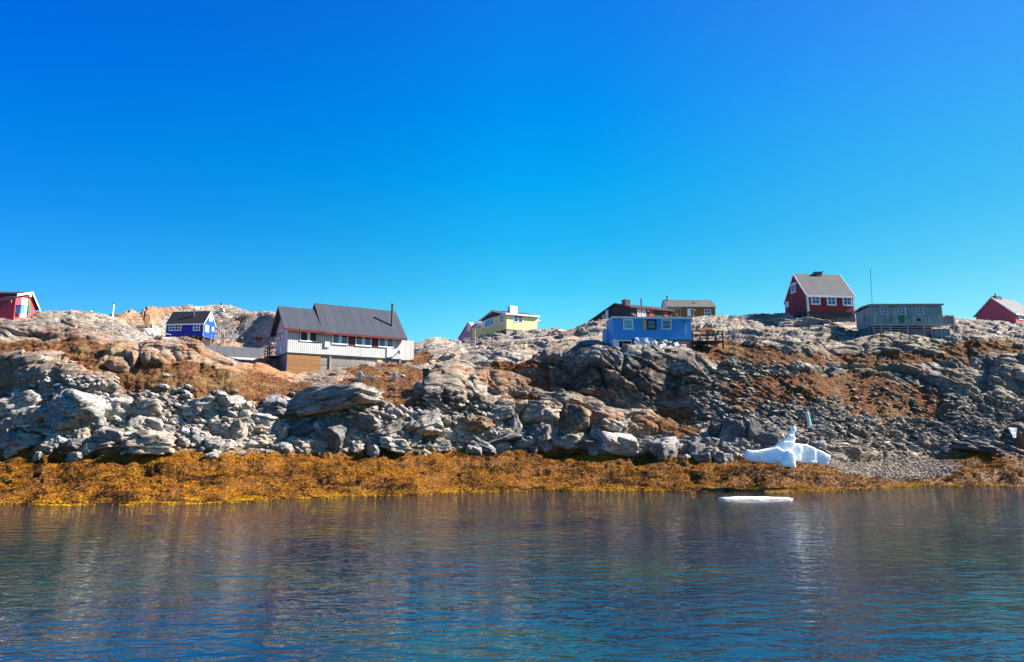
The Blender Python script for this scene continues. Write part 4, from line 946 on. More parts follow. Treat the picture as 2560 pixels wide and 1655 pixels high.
sheet('insulation_sheet', [(1587,843.5,72.78),(1630,844.5,72.78),(1646,857,72.76),(1641,866,72.7),(1618,872,72.65),(1584.5,870,72.65)], .05, M_foam, 'large torn white insulation sheet leaning against the blue flat-roofed house', 'insulation sheet', 3)
sheet('foam_board', [(1683,858.5,71.6),(1694,854.5,71.8),(1700,863,71.6),(1689,865.5,71.4)], .04, M_foam, 'square white board lying at the foot of the blue flat-roofed house', 'board', 4)
sheet('foam_scrap', [(1646,862,71.5),(1662,859,71.8),(1668,866,71.5),(1652,870,71.3)], .05, M_foam, 'crumpled white foam scrap between the torn sheet and the square board', 'scrap', 5)
sheet('foam_scrap', [(1670,865,71.5),(1682,862,71.7),(1686,868,71.4),(1674,870,71.3)], .05, M_foam, 'small grey-white scrap left of the square white board', 'scrap', 6)
sheet('pink_scrap', [(1701,861,71.7),(1714,860.5,71.8),(1716,866,71.6),(1702,867,71.5)], .05, paint('faded_pink', (.55,.28,.27)), 'faded pink scrap right of the square white board', 'scrap', 7)
sheet('grey_tarp', [(1648,850,72.2),(1680,850,72.4),(1676,860,72.2),(1660,862,72)], .05, paint('grey_tarp_sheet', (.22,.23,.26)), 'grey tarp bundled under the right half of the blue flat-roofed house', 'tarp', 8, crease=.12)
for a, b, lb in (((1546,889),(1572,880.5),'long white plank lying on the rock below the blue flat-roofed house'),((1562,884),(1590,889),'thin grey plank crossing the long white plank'),((1549.5,876),(1551.5,887),'short white board standing upright below the blue house corner')):
    p1, n1_ = hit(*a); p2, n2_ = hit(*b)
    if p1 is None: continue
    Yq = min(p1.y, p2.y)-.15; mb = MB().bar(at(a[0],a[1],Yq), at(b[0],b[1],Yq), .06, .16); o = mb.build('plank', M_offw if 'white' in lb else M_timber); tag(o, lb, 'plank')
# black deck
o_ = at(1731, 851, 73.6); dk = empty('timber_deck', o_, R(3.6), 'black timber deck with railings on the right of the blue flat-roofed house', 'deck')
L_ = px_m(74)*80
MB().box(0,L_,0,2.4,-.14,0).build('floor', M_black, dk)
for x_ in (.05, L_*.48, L_-.05): MB().box(x_-.07,x_+.07,0,.12,-1.2 if .1 < x_ < L_-.1 else -.9,1.08).build('post', M_black, dk)
for x_ in (L_*.48, L_-.05): MB().box(x_-.06,x_+.06,2.28,2.4,-1.3,.95).build('post', M_black, dk)
MB().box(.02,L_,-.03,.0,1.0,1.08).box(.02,L_,-.03,.0,.62,.70).box(L_*.22,L_,-.03,0,.22,.30).box(L_*.22,L_*.22+.08,-.035,.0,.22,.7).box(L_*.75,L_*.75+.08,-.035,0,.1,.7).bar((L_*.75,-.02,.1),(L_,-.02,.6),.07).build('railing', M_black, dk)
MB().box(.02,L_,2.3,2.36,.85,.95).build('railing', M_black, dk)
MB().bar((L_*.3,.1,-.9),(L_*.3,2.2,-.2),.1).bar((.2,.05,-.16),(L_*.5,.05,-.9),.12).build('brace', M_black, dk)
# ---------------------------------------------------------------- tall red house
M_rb = wood('dark_red_boards', (.245,.022,.032), .17, False, .5, .12, (.35,.12,.12), .7, .12, .5, .12)
M_rbg = wood('dark_red_worn_boards', (.235,.022,.032), .17, False, .5, .5, (.34,.13,.14), .7, .14, .5, .15)
M_logs = wood('dark_log_base', (.045,.042,.045), .24, True, .8, .8, (.16,.15,.15), .9, .4, 1.2)
h = House('red_gabled_house', 'tall dark red gabled house with white corner boards on a dark log base', 'house', 2020.2, 778, 90.1, 6.5, 2.28, W=1, wr=(2136.5, 760), dl=(1963, 775))
pk = h.uv('left', 1980.2, 686); rise = pk[1]-2.28-.1; D_ = h.D
h.walls(M_rbg, rise, .5, name='wall')
mb = MB(); h.fbox(mb, 'front', 0, h.W, .0, 2.26, .003, .02); mb.build('front_boards', M_rb, h.root); h.base['front'] = .02
h.roof(felt('grey_seamed_roof', (.105,.10,.105), .62, .25, (.14,.115,.10)), rise, .5, .10, .16, .08); h.fascia(M_white, .26, ('l','r'), True)
h.corner(M_white, .20, ('fl','fr'))
MB().box(-.02,h.W+.02,-.05,-.022,2.02,2.3).build('frieze_board', M_white, h.root)
for b in ((2027,738,2050,762),(2066.5,739.5,2090,764),(2106,741,2129.5,765)): h.win('front', b, 2, 2, M_white, M_glass, .17, .05, .08)
h.win('left', (1977.3,708,1989.3,733), 2, 1, M_white, M_glass, .17, .08, .06); h.win('left', (1965,754,1972,768), 1, 1, M_white, M_blind, .16, .1, .06)
zr_ = 2.28+rise; xc = h.uv('front', 2043, 690)[0]; MB().box(xc*0+3.0-.0,3.85,D_/2-.35,D_/2+.3,zr_-.25,zr_+.30).box(2.93,3.92,D_/2-.42,D_/2+.37,zr_+.30,zr_+.38).build('chimney', M_metal, h.root)
MB().tube((4.15,D_/2,zr_),(4.15,D_/2,zr_+.5),.10).tube((4.15,D_/2,zr_+.4),(4.35,D_/2,zr_+.55),.09).build('vent_pipe', M_metal, h.root)
for u_ in (2023.5, 2102.5): h.panel('front', (u_-1.6,738.5,u_+1.6,742), M_offw, .14, 'lamp')
h.panel('left', (1991,705.5,1993,710), M_offw, .12, 'lamp')
h.skirt(M_logs, 2.4, inset=.04, name='log_base')
MB().box(-.03,.03,1.5,1.62,-1.9,-.02).box(-.03,.03,.0,.12,-1.9,-.02).build('post', M_timber, h.root)
h.panel('left', (1977.5,792,1983.5,798), M_offw, .06, 'white_hatch')

# ---------------------------------------------------------------- weathered green shack
g = N('weathered_green_boards', .85, .2); tc = g.n('ShaderNodeTexCoord').outputs['Object']; sp = g.n('ShaderNodeSeparateXYZ'); g.l(tc, sp.inputs[0])
a = g.math('ADD', sp.outputs['X'], sp.outputs['Y']); fl = g.math('DIVIDE', a, .24); e = g.math('FRACT', fl); e = g.math('MINIMUM', e, g.math('SUBTRACT', 1.0, e)); gr = g.math('SUBTRACT', 1.0, g.ramp(e, .02, .12))
m = g.n('ShaderNodeMapping'); g.l(tc, m.inputs[0]); m.inputs['Scale'].default_value = (3.2,3.2,.35); n_ = g.noise(m.outputs[0], 1.4, 6, .75); n2_ = g.noise(tc, .8, 4, .6)
wn_ = g.n('ShaderNodeTexWhiteNoise', noise_dimensions='1D'); g.l(g.math('FLOOR', fl), wn_.inputs['W'])
c = g.mix(g.ramp(n_, .38, .62), (.17,.24,.23), (.50,.53,.49)); c = g.mix(g.math('MULTIPLY', wn_.outputs[0], .35), c, (.10,.12,.12)); c = g.mix(g.ramp(n2_, .52, .66, 0, .5), c, (.07,.14,.12)); c = g.mix(g.math('MULTIPLY', gr, .5), c, (.02,.025,.025))
M_shk = g.done(c, g.bump(g.math('SUBTRACT', n_, gr), .8, .03))
M_slat = wood('grey_slats', (.38,.34,.33), .5, True, .0, .6, (.25,.22,.21))
h = House('green_shack', 'weathered grey-green flat shack with three small-paned windows on a slatted base', 'shack', 2181, 809.5, 81.7, -1.4, 2.25, W=8.5, D=4.0)
h.walls(M_shk, 0, back=2.05); MB().prism([(-.25,2.27),(-.25,2.42),(2.0,2.52),(4.3,2.2),(4.3,2.07),(2.0,2.38)], 'x', -.25, 8.65).build('roof', M_roofB, h.root)
MB().prism([(-.26,2.20),(-.26,2.38),(-.29,2.38),(-.29,2.20)], 'x', -.27, 8.6).prism([(-.25,2.22),(-.25,2.38),(2.0,2.47),(4.3,2.16),(4.3,2.0),(2.0,2.30)], 'x', -.29, -.255).build('fascia', M_timber, h.root)
for b in ((2200,764,2219,786),(2244.5,764.5,2263,785.5),(2289,764,2308,786)): h.win('front', b, 2, 3, M_offw, M_glass, .07, .045, .05)
h.panel('front', (2263.5,766,2265.5,784.5), M_offw, .05, 'frame_board'); h.panel('front', (2247.5,788.5,2260.5,806.5), paint('green_patch', (.045,.15,.06), .8, .5), .012, 'green_patch'); h.panel('front', (2292,796,2302,803), M_black, .02, 'hatch')
sl_ = MB(); h.o
for k in range(6): z_ = -.15-k*.27; sl_.box(.0, 8.3-1.0*(k > 2), -.03, 0, z_-.10, z_)
for k in range(6): z_ = -.15-k*.25; sl_.box(-.03, 0, .0, 3.4-.45*k, z_-.10, z_)
sl_.build('slats', M_slat, h.root)
for x_ in (.06, 2.1, 4.15, 6.1, 1.0): MB().box(x_-.07,x_+.07,-.06,-.032,-1.75,-.01).build('post', M_slat, h.root)
for y_ in (1.0, 2.0): MB().box(-.06,-.032,y_-.06,y_+.06,-1.2,-.01).build('post', M_slat, h.root)
for x_ in (1.2,3.2,5.2,7.6):
    for y_ in (1.3,3.0): MB().box(x_-.08,x_+.08,y_-.08,y_+.08,-1.5,-.01).build('pier', M_dtimber, h.root)
MB().box(.0,8.5,-.02,4.0,-.13,-.006).build('floor_beam', M_slat, h.root)
pf = empty('side_platform', at(2358,808.5,82.3), R(-1.4), 'purplish plank platform with a railing at the right end of the green shack', 'platform')
MB().box(0,1.35,0,1.3,-.12,0).build('floor', M_slat, pf); MB().box(0,1.3,-.03,0,0,.85).box(.35,.75,-.03,0,.85,.97).build('board_side', wood('purple_grey_boards', (.22,.19,.24), .3, True, .4, .4), pf)
MB().box(1.2,1.32,-.04,.08,-1.9,1.0).build('post', M_slat, pf); MB().bar((.1,.1,-.1),(1.25,.1,-1.0),.07).build('brace', M_slat, pf)
cr_ = empty('wooden_crate', at(2331,843,80.2), R(-2), 'low grey wooden box with an open left end in front of the slatted base', 'box')
wg = px_m(80.2)*45
MB().box(.35,wg,0,1.0,.0,.92).build('side_boards', wood('crate_boards', (.27,.27,.30), .45, False, .6, .5), cr_)
MB().box(0,wg,-.06,1.1,.93,1.0).box(0,.1,0,.1,-.2,.93).box(.28,.36,-.03,.0,-.2,.93).box(.55,.62,-.05,-.01,-.3,.4).build('frame', M_timber, cr_)

# ---------------------------------------------------------------- small blue gabled house
M_bl1 = wood('deep_blue_shaded_boards', (.008,.022,.34), .15, False, .25, .05, (.02,.05,.4), .55, .06, .3, .05)  # front copy, its shade painted in as a darker blue
M_bl2 = wood('deep_blue_lit_gable_boards', (.010,.085,.56), .30, False, .45, .1, (.02,.1,.5), .55, .06, .6, .05)  # same blue boards, brightened in the colour for sunlight
h = House('blue_gabled_house', 'small deep blue gabled house with black roof standing on dark stilts', 'house', 413, 842, 117.9, -6.7, 2.3, W=1, wr=(509, 825), D=3.5)
h.D = h.uv('right', 537, 830)[0]; pk = h.uv('right', 526.4, 778); rise = pk[1]-2.3-.05
h.walls(M_bl1, rise, .5); mb = MB().prism([(0,.0),(0,2.28),(h.D/2,2.28+rise),(h.D,2.28),(h.D,.0)], 'x', h.W+.004, h.W+.03); mb.build('gable_boards', M_bl2, h.root); h.base['right'] = .03
h.roof(felt('black_roof_felt', (.022,.023,.028), 1.1, .15), rise, .5, .10, .14, .09); h.fascia(M_white, .19); h.corner(M_white, .12, ('fl','fr'))
for b, k in (((422.3,810.5,453.9,827),4),((483.2,810.3,500.5,826.8),2)): h.win('front', b, k, 2, M_white, M_glass, .11, .06, .07)
h.win('right', (512.3,812.5,521,830), 2, 1, M_white, M_blind, .13, .06, .06); h.win('right', (529,817.5,534,828), 1, 1, M_white, M_blind, .12, .06, .06); h.win('right', (522.2,787,530,803.5), 2, 1, M_white, M_blind, .12, .06, .06)
p_ = h.pt('front', 485, 789.7, -1.0); sl2 = rise/(h.D/2); MB().tube((p_.x,1.0,2.3+sl2-.1),(p_.x,1.0,2.3+sl2+1.55),.11).build('chimney_pipe', M_metal, h.root)
MB().box(.05,h.W+.05,-.02,h.D,-.14,-.006).build('floor_beam', M_dtimber, h.root)
for k in range(7):
    x_ = 1.2+k*.95
    for y_ in (.05, h.D-.1): MB().box(x_-.06,x_+.06,y_-.05,y_+.07,-1.9,-.12).build('stilt', M_dtimber, h.root)
MB().bar((3,.0,-.2),(4.2,.0,-1.3),.09).bar((5.2,-.02,-.2),(5.7,-.02,-1.5),.09).bar((6.3,-.03,-.1),(5.6,-.03,-1.5),.09).bar((7.2,.2,-.2),(6.4,.2,-1.8),.10).build('brace', M_timber, h.root)
MB().box(.6, h.W-.2, .5, h.D-.3, -1.4, -.15).build('crawl_space_shade', M_black, h.root)  # black fill standing in for shade among the stilts
for x_ in (2.0,2.9,4.0,5.3): MB().box(x_-.04,x_+.3,-.35,-.02,-.04,.05).build('joist', M_timber, h.root)
# timber scaffold on its right
sf = empty('timber_scaffold', at(538,865,116), R(-6), 'bleached timber scaffold and steps right of the small blue gabled house', 'scaffold'); q = px_m(116)
def sbar(lst, nm):
    for (a0,b0),(a1,b1),d0,d1,t_ in lst: MB().bar((a0*q,d0,b0*q),(a1*q,d1,b1*q),t_).build(nm, M_timber, sf)
sbar([((5,0),(5,54),0,0,.13),((0,44),(0,64),1,1,.10),((0,62),(12,62),1,1,.09),((12,0),(8,46),1.5,1.5,.10),((-18,0),(-16,30),.5,.5,.10),((16,4),(22,20),.2,.2,.09)], 'post')
sbar([((2,54),(28,54),0,0,.09),((-20,30),(4,30),.4,.4,.09),((-20,24),(6,24),.2,.2,.09),((8,22),(38,20),.6,.6,.11)], 'rail')
sbar([((5,30),(18,54),.1,.1,.07),((4,50),(-3,38),0,0,.08),((12,6),(24,20),.3,.3,.09),((28,54),(46,28),.5,.5,.07),((28,6),(42,22),.6,.6,.09),((36,20),(30,4),.7,.7,.08)], 'brace')

# ---------------------------------------------------------------- long low red building
h = House('long_red_building', 'long low dark red building with charcoal roof and white fascia sunk behind the rock ridge', 'building', 657.5, 939, 86, 27, 2.15, W=11.5, D=6, right=True)
h.walls(M_dred, 1.55, .5); h.roof(felt('slate_grey_roof', (.085,.088,.095), 1.0, .2), 1.55, .5, .35, .3, .12); h.fascia(M_offw, .24, ('l','r'))
for b in ((576,899,591,912),(613.7,901.5,634,915)): h.win('front', b, 2, 1, M_offw, M_glass, .11, .1, .06)
h.corner(M_offw, .2, ('fr',)); h.panel('front', (594,897.5,597,900.5), M_white, .1, 'lamp')

# ---------------------------------------------------------------- red house cut by the left edge
M_rl = wood('red_boards_lit', (.50,.065,.085), .5, False, .12, .15, (.5,.15,.15), .6, .06, .3, .1)  # sunlit tone painted into this copy of the red boards
M_rl2 = wood('red_boards_shaded', (.33,.03,.06), .6, False, .1, .1, (.4,.1,.12), .6, .06, .3, .1)  # same red boards, darkened in the colour for the shaded front
h = House('red_house', 'red house cut by the left picture edge with a white door', 'house', 34, 789.5, 69, 5, 2.25, W=7.5, D=4, right=True)
h.D = h.uv('right', 86, 775)[0]; pk = h.uv('right', 73, 729); rf = pk[0]/h.D; bk = h.uv('right', 88, 763)[1]
h.walls(M_rl2, pk[1]-2.25-.1, rf, back=bk-.1, z0=-.8)
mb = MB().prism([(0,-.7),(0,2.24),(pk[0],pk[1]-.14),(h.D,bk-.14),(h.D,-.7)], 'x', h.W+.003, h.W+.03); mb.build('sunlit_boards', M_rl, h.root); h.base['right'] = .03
h.roof(M_roofB, pk[1]-2.25-.1, rf, .35, .4, .06, back=bk-.1); h.fascia(M_white, .2, ('r',), False)
MB().box(-.2,h.W+.35,-.46,-.42,2.08,2.3).build('eave_board', M_black, h.root)
dr_ = h.panel('right', (50,745,62.5,797.5), M_white, .07, 'door'); MB().box(h.W+.075,h.W+.1,h.uv('right',60,770)[0],h.uv('right',60,770)[0]+.05,1.0,1.12).build('handle', M_metal, dr_)
h.panel('right', (62.8,745,65.5,797), M_offw, .05, 'door_frame'); h.panel('right', (67.5,734.5,73,742), paint('cream', (.7,.62,.45)), .25, 'lamp')
nt_ = MB(); rr = random.Random(4)
for k in range(46):
    u_, v_ = h.uv('right', 69.5+rr.uniform(-2.4,2.6)*(.4+.6*(k/46)), 750+k/46*32)
    nt_.bar((h.W+.05+rr.random()*.08,u_,v_),(h.W+.05+rr.random()*.12,u_+rr.uniform(-.12,.12),v_-rr.uniform(.15,.35)),.05)
o = nt_.build('fishing_net', paint('green_net', (.02,.32,.16))); o.location = h.o; o.rotation_euler = (0,0,h.yaw); tag(o, 'green fishing net hanging beside the white door of the red house', 'net')
u0,u1,v0,v1 = h.rect('right', (37.5,764,49,784)); bx = MB().box(h.W+.04,h.W+.55,u0,u1-.1,v0,v1-.02).box(h.W+.03,h.W+.6,u0-.02,u1-.08,v1-.02,v1+.05).build('plastic_crate', paint('blue_plastic', (.10,.26,.62), .4), None, None, .0)
bx.location = h.o; bx.rotation_euler = (0,0,h.yaw); tag(bx, 'blue plastic box on legs at the corner of the red house left of the door', 'box')
MB().bar(h.pt('front',-40,747,.5), h.pt('front',30,749,.5), .06).bar(h.pt('front',30,749,.5), h.pt('front',42,742,.6), .05).bar(h.pt('front',10,744,.4), h.pt('front',44,741,.7), .09).bar(h.pt('front',28,749,.4), h.pt('front',28,757,.4), .06).build('wall_bracket', M_timber, h.root)

# ---------------------------------------------------------------- red house cut by the right edge
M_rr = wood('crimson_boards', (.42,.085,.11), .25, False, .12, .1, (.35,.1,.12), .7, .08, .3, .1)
M_rr2 = wood('crimson_sunlit_boards', (.50,.10,.12), .45, False, .25, .4, (.6,.25,.25), .7, .1, .3, .1)  # lighter copy of the crimson boards, sunlight painted into the colour
h = House('crimson_house', 'crimson gabled house cut by the right picture edge with a wide dark chimney', 'house', 2541.5, 821.3, 103, 26, 2.45, W=6, dl=(2441, 797))
pk = h.uv('left', 2479.9, 744); rf = pk[0]/h.D; bk = h.uv('left', 2440, 788.5)[1]; H_ = h.uv('front', 2536.4, 782)[1]
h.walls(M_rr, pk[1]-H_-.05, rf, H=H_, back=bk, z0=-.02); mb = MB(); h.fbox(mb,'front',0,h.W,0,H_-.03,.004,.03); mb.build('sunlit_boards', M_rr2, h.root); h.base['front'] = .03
h.roof(felt('patchy_grey_roof', (.17,.155,.16), .7, .4), pk[1]-H_-.05, rf, .28, .3, .10, H=H_, back=bk); h.fascia(M_offw, .2, ('l',), True)
h.win('front', (2545,777,2556,799.5), 2, 2, M_white, M_glass, .10, .05, .06)
MB().box(.5,2.2,pk[0]-.3,pk[0]+.4,pk[1]-.2,pk[1]+.30).build('chimney', M_dtimber, h.root); MB().tube((1.0,pk[0],pk[1]+.2),(1.0,pk[0],pk[1]+.75),.13).build('flue', paint('teal_metal', (.2,.38,.42)), h.root)
h.panel('left', (2474,799.5,2478.7,807), M_metal, .1, 'vent'); h.panel('left', (2497.5,804.5,2509,819), paint('blue_grey_cover', (.16,.20,.28)), .35, 'hatch'); h.panel('left', (2509,803,2510.5,814), M_offw, .3, 'pipe'); h.panel('left', (2524,804.5,2531,812), M_metal, .25, 'vent')
h.skirt(M_conc, 2.2)

# ---------------------------------------------------------------- small things on the slope
def ground_at(px, py):
    p, n_ = hit(px, py); return p
sh = empty('low_shed', at(326,829,90), R(12), 'low turf-roofed shed with a white gable left of the small blue gabled house', 'shed'); q = px_m(90)
MB().box(0,31*q,0,3,-.6,.52).build('wall', M_timber, sh); MB().prism([(-.1,.5),(1.2,.95),(3.1,.5),(3.1,.62),(1.2,1.07),(-.1,.62)], 'x', -.1, 30*q).build('roof', M_dtimber, sh)
MB().poly([(31*q,-.1,-.4),(31*q+1.5,.2,-.5),(31*q+1.5,.2,.35),(31*q+.7,.0,.62),(31*q,-.1,.45),(31*q,2.1,-.4),(31*q+1.5,2.2,-.5),(31*q+1.5,2.2,.35),(31*q+.7,2,.62),(31*q,2.1,.45)],[(0,1,2,3,4),(9,8,7,6,5),(0,5,6,1),(1,6,7,2),(2,7,8,3),(3,8,9,4),(4,9,5,0)]).build('gable', M_offw, sh)
MB().bar((31*q+1.4,0,.1),(31*q+3.4,0,-.25),.10).bar((-.2,-.1,.5),(31*q+1.6,-.1,.25),.05).build('plank', M_offw, sh)
def pole(name, pb, ptp, Y, r, mat, label, cat, top=None, r2=None):
    a, b = at(*pb, Y), at(*ptp, Y); rt_ = empty(name, a, 0, label, cat); MB().tube((0,0,-.6), b-a, r, r2 or r*.7, 10).build('pole', mat, rt_)
    if top: top(rt_, b-a)
    return rt_
pole('flagpole', (278.5,811), (285,759.5), 80, .10, M_white, 'white flagpole without a flag on the left skyline', 'flagpole', lambda r_, e: MB().tube(e, e+Vector((0,0,.12)), .12).build('cap', M_metal, r_))
pole('radio_mast', (2182.5,806), (2176,676), 90, .024, M_metal, 'thin tall radio mast behind the green shack', 'mast', lambda r_, e: MB().tube(e, e+Vector((0,0,.2)), .04).build('tip', M_metal, r_), .03)
def lamp_top(r_, e):
    MB().bar(e, e+Vector((2.0,0,.62)), .07).build('arm', M_offw, r_); MB().poly([tuple(e+Vector(v)) for v in ((2.0,-.16,.56),(3.7,-.2,.52),(3.7,.2,.52),(2.0,.16,.56),(2.1,-.12,.78),(3.5,-.14,.84),(3.5,.14,.84),(2.1,.12,.78))],[(0,3,2,1),(4,5,6,7),(0,1,5,4),(1,2,6,5),(2,3,7,6),(3,0,4,7)]).build('lamp_head', M_white, r_)
pole('street_lamp', (1187,884), (1187.3,812), 84, .085, M_timber, 'street lamp with a white head in front of the yellow house', 'street lamp', None)
r_ = bpy.data.objects['street_lamp']; e = at(1187.3,812,84)-at(1187,884,84); q = px_m(84)
MB().bar(e, e+Vector((5*q,0,4*q)), .07).build('arm', M_offw, r_); MB().tube(e+Vector((4*q,0,4.4*q)), e+Vector((17*q,0,5.2*q)), .13, .20, 10).build('lamp_head', M_white, r_)
bc = pole('beacon', (554.5,772), (555,761), 134, .13, M_white, 'small white beacon post on a pale cairn on the far left ridge', 'beacon', lambda r_, e: MB().tube(e+Vector((-.1,0,-.1)), e+Vector((-.1,0,.28)), .24).build('lamp', M_metal, r_))
MB().prism([(-.55,-.5),(-.35,.12),(.1,.22),(.4,.08),(.5,-.5)], 'y', -.35, .35).build('cairn', M_offw, bc)
for k, (a, lb) in enumerate((((643.5,850),'rusty oil drum, left one of the pair on the rocks behind the long red building'),((651.5,851),'rusty oil drum, right one of the pair on the rocks behind the long red building'))):
    p = ground_at(*a); dr = empty('oil_drum', p, 0, lb, 'drum', 'rusty drums'); M_rust = M_rust if k else paint('rust', (.20,.06,.035), .8, .4)
    mb = MB().tube((0,0,-.1),(0,0,.62),.28,n=16); 
    for z_ in (.1,.32,.6): mb.tube((0,0,z_),(0,0,z_+.03),.30,n=16)
    mb.build('drum_body', M_rust, dr); MB().tube((.1,0,.62),(.1,0,.66),.05).build('cap', M_metal, dr)
p = ground_at(606,848); bk_ = empty('white_bucket', p, 0, 'white bucket on pale rock right of the small blue gabled house', 'bucket'); MB().tube((0,0,0),(0,0,.42),.2,.26,16).build('pail', M_white, bk_); MB().bar((-.26,0,.4),(0,0,.62),.03).bar((0,0,.62),(.26,0,.4),.03).build('handle', M_metal, bk_)
# old timber trestles in front of the grey house
def trestle(px, py, lb, s=1.0):
    p = ground_at(px, py); t = empty('timber_trestle', p, R(10), lb, 'trestle', 'old timber trestles below the grey house')
    MB().box(-.14,.14,-.1,.1,-.3,1.12*s).build('post', M_timber, t); MB().box(.16,.24,-.12,.08,-.3,1.0*s).build('post', M_offw, t)
    MB().bar((.1,-.1,.95*s),(.95*s,-.1,.0),.09,.12).build('brace', M_offw, t); MB().bar((.2,-.16,.5*s),(1.6*s,-.16,.05),.07,.12).build('rail', M_timber, t)
trestle(898,953,'old grey timber trestle, left of the two on the turf below the grey house'); trestle(984,953,'old grey timber trestle, right of the two on the turf below the grey house',.9)
a, b = ground_at(900,950), ground_at(982,952)
if a and b:
    o = MB().bar(a+Vector((.6,-.2,.5)), (a+b)/2+Vector((0,-.2,.15)), .10).build('fallen_beam', M_timber); tag(o, 'grey beam slanting from the left timber trestle to the turf', 'beam')
p = ground_at(1064,942); t = empty('black_box', p, R(5), 'small black box on legs on the rocks right of the two trestles', 'box'); MB().box(-.28,.28,-.2,.2,.15,.72).build('body', M_black, t); MB().box(-.32,.32,-.24,.24,.72,.78).build('lid', M_dtimber, t)
for x_ in (-.2,.2): MB().box(x_-.04,x_+.04,-.1,.1,-.3,.15).build('leg', M_dtimber, t)
# blue cylinder with rusty pipe on the scree
p = ground_at(2025,1066); t = empty('gas_cylinder', p, 0, 'pale blue gas cylinder standing tilted on the scree above the ice', 'cylinder'); hh_ = px_m(p.y)*34
t.rotation_euler = (0, R(-8), 0); MB().tube((0,0,0),(0,0,hh_),.17,.17,16).tube((0,0,hh_),(0,0,hh_+.1),.17,.09,16).build('cylinder_body', paint('pale_blue', (.38,.60,.62), .4, .15), t); MB().box(-.36,.36,-.3,.3,-.12,-.01).build('base_plate', M_offw, t)
MB().tube((-.02,0,hh_+.08),(-.12,0,hh_+1.1),.05).bar((-.7,0,hh_+.25),(.15,0,hh_+.22),.05).build('rusty_pipe', paint('rust_pipe', (.22,.07,.04)), t)
sheet('white_board', [(2521,1068.5,66.3),(2542,1069.5,66.5),(2540.5,1094,66.4),(2534.5,1095,66.3)], .06, M_white, 'white triangular board wedged between dark rocks at the right edge', 'board', 12, crease=.02)

# ---------------------------------------------------------------- ice
g = N('glacier_ice', .45, .4); co = g.coord('Object'); n_ = g.noise(co, 1.6, 5, .6)
c = g.mix(g.ramp(n_, .45, .65, 0, .6), (.93,.94,.94), (.78,.87,.91)); g.b.inputs['Subsurface Weight'].default_value = .5; g.b.inputs['Subsurface Radius'].default_value = (1,1,1); g.b.inputs['Subsurface Scale'].default_value = .4
M_ice = g.done(c, g.bump(g.noise(co, 3.5, 5, .7), .7, .09))
def ice_body(name, parts, seed, vox=.05, amp=.07):
    bm = bmesh.new()
    for pts in parts:
        b2 = [bm.verts.new(p) for p in pts]; bmesh.ops.convex_hull(bm, input=b2)
    me = bpy.data.meshes.new(name+'_h'); bm.to_mesh(me); bm.free(); o = bpy.data.objects.new(name+'_h', me); col.objects.link(o)
    md = o.modifiers.new('r', 'REMESH'); md.mode = 'VOXEL'; md.voxel_size = vox; ms = o.modifiers.new('s', 'SMOOTH'); ms.iterations = 1
    bpy.context.view_layer.update(); e = o.evaluated_get(bpy.context.evaluated_depsgraph_get()); m2 = bpy.data.meshes.new_from_object(e); bpy.data.objects.remove(o)
    v = np.empty(len(m2.vertices)*3, np.float32); m2.vertices.foreach_get('co', v); v = v.reshape(-1,3).astype(float)
    nn = np.empty(len(m2.vertices)*3, np.float32); m2.vertices.foreach_get('normal', nn); nn = nn.reshape(-1,3)
    d = amp*(fbm(v[:,0]*1.1+v[:,1]*.5, v[:,2]*1.6+v[:,1], 4, seed))+amp*.6*(.5-np.abs(fbm(v[:,0]*2.6-v[:,2]*.9, v[:,2]*.8+v[:,1]*1.5, 3, seed+7)))
    d = d*np.where(v[:,2] > .9, .3, 1.0)
    v = v+nn*d[:,None]; m2.vertices.foreach_set('co', v.astype(np.float32).ravel()); m2.polygons.foreach_set('use_smooth', np.ones(len(m2.polygons), bool)); m2.materials.clear(); m2.materials.append(M_ice); m2.update()
    o = bpy.data.objects.new(name, m2); col.objects.link(o); return o
YI = 56.2; o0 = at(1975,1165,YI)
def I(px, py, dy=0): q_ = at(px, py, YI); return (q_.x-o0.x, dy, q_.z-o0.z)
def slab(poly, d0, d1): return [I(a, b, d0) for a, b in poly]+[I(a, b, d1) for a, b in poly]
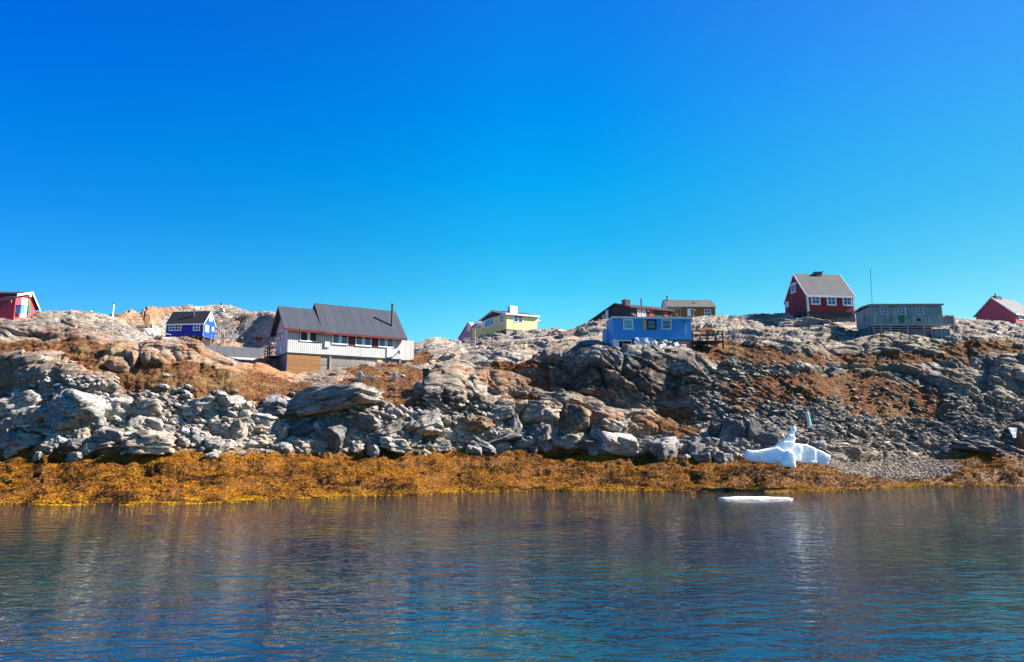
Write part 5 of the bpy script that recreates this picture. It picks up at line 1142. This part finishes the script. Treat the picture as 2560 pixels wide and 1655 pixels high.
ice = ice_body('stranded_ice', [
 slab([(1861,1144.5),(1866,1128),(1868,1123),(1872,1125)], -.05, .15), slab([(1862,1145),(1869,1125),(1884,1131),(1911,1131),(1920,1156),(1880,1153.5)], -.18, .40),
 slab([(1882,1130),(1911,1128),(1938,1118),(1974,1135),(1955,1160),(1905,1156)], -.45, .5),
 slab([(1930,1122),(1938,1118),(1956,1103),(1983,1104),(1983,1112),(1974,1130)], -.34, .34),
 slab([(1954,1105),(1971,1087),(1983,1088),(1988,1097),(1981,1110)], -.20, .22),
 slab([(1969,1090),(1978,1072),(1984,1067),(1990,1072),(1983,1091)], -.12, .13),
 slab([(1978,1074),(1984,1065),(1988,1063),(1990,1072)], -.07, .08),
 slab([(1930,1150),(1960,1125),(1974,1132),(1978,1167),(1949,1164.5)], -.95, .2)], 31, .04, .05)
ice.location = o0; tag(ice, 'white stranded ice piece with a tall leaning spike resting on the seaweed', 'ice')
ice2 = ice_body('stranded_ice', [slab([(1985,1108),(2018,1111),(2040,1120),(2044,1158),(2007,1157),(1976,1150)], .1, .6), slab([(2030,1117),(2059,1128),(2081,1140),(2073,1162.5),(2030,1159)], .2, .42), slab([(1976,1128),(1990,1108),(2004,1120),(1998,1152),(1976,1150)], -.2, .6)], 57, .045, .045)
ice2.location = o0; tag(ice2, 'wing-shaped pale ice slab sloping down to the right behind the spiked piece', 'ice')
def floe(name, px, py, w_, label, th=.022, seed=3):
    Y = CAMZ*F/(py-1090); p = at(px, py, Y); rx_ = w_*px_m(Y)/2; n_ = 40; r = random.Random(seed); pts = []
    top = []; bot = []
    for k in range(n_):
        a_ = 2*math.pi*k/n_; q_ = 1+.12*math.sin(3*a_+seed)+.09*math.sin(7*a_)+r.uniform(-.05,.05); top.append((rx_*q_*math.cos(a_), rx_*.40*q_*math.sin(a_), th*(.75+.25*math.cos(a_*2)))); bot.append((rx_*1.03*q_*math.cos(a_), rx_*.42*q_*math.sin(a_), -.25))
    mb = MB(); mid = [(x*.6, y*.6, z+th*.5) for x, y, z in top]
    mb.poly(top+bot+mid+[(0,0,th*1.7)], [(k,(k+1)%n_,2*n_+(k+1)%n_,2*n_+k) for k in range(n_)]+[(2*n_+k,2*n_+(k+1)%n_,3*n_) for k in range(n_)]+[(k,n_+k,n_+(k+1)%n_,(k+1)%n_) for k in range(n_)]+[tuple(range(n_,2*n_))])
    o = mb.build(name, M_ice); o.location = (p.x, p.y, 0)
    for f_ in o.data.polygons: f_.use_smooth = True
    return tag(o, label, 'ice floe')
floe('ice_floe', 1885, 1239, 170, 'long flat white ice floe drifting in front of the stranded ice')
floe('ice_floe', 1569, 1219, 24, 'tiny flat white ice chip drifting at the seaweed edge', .03, 9)
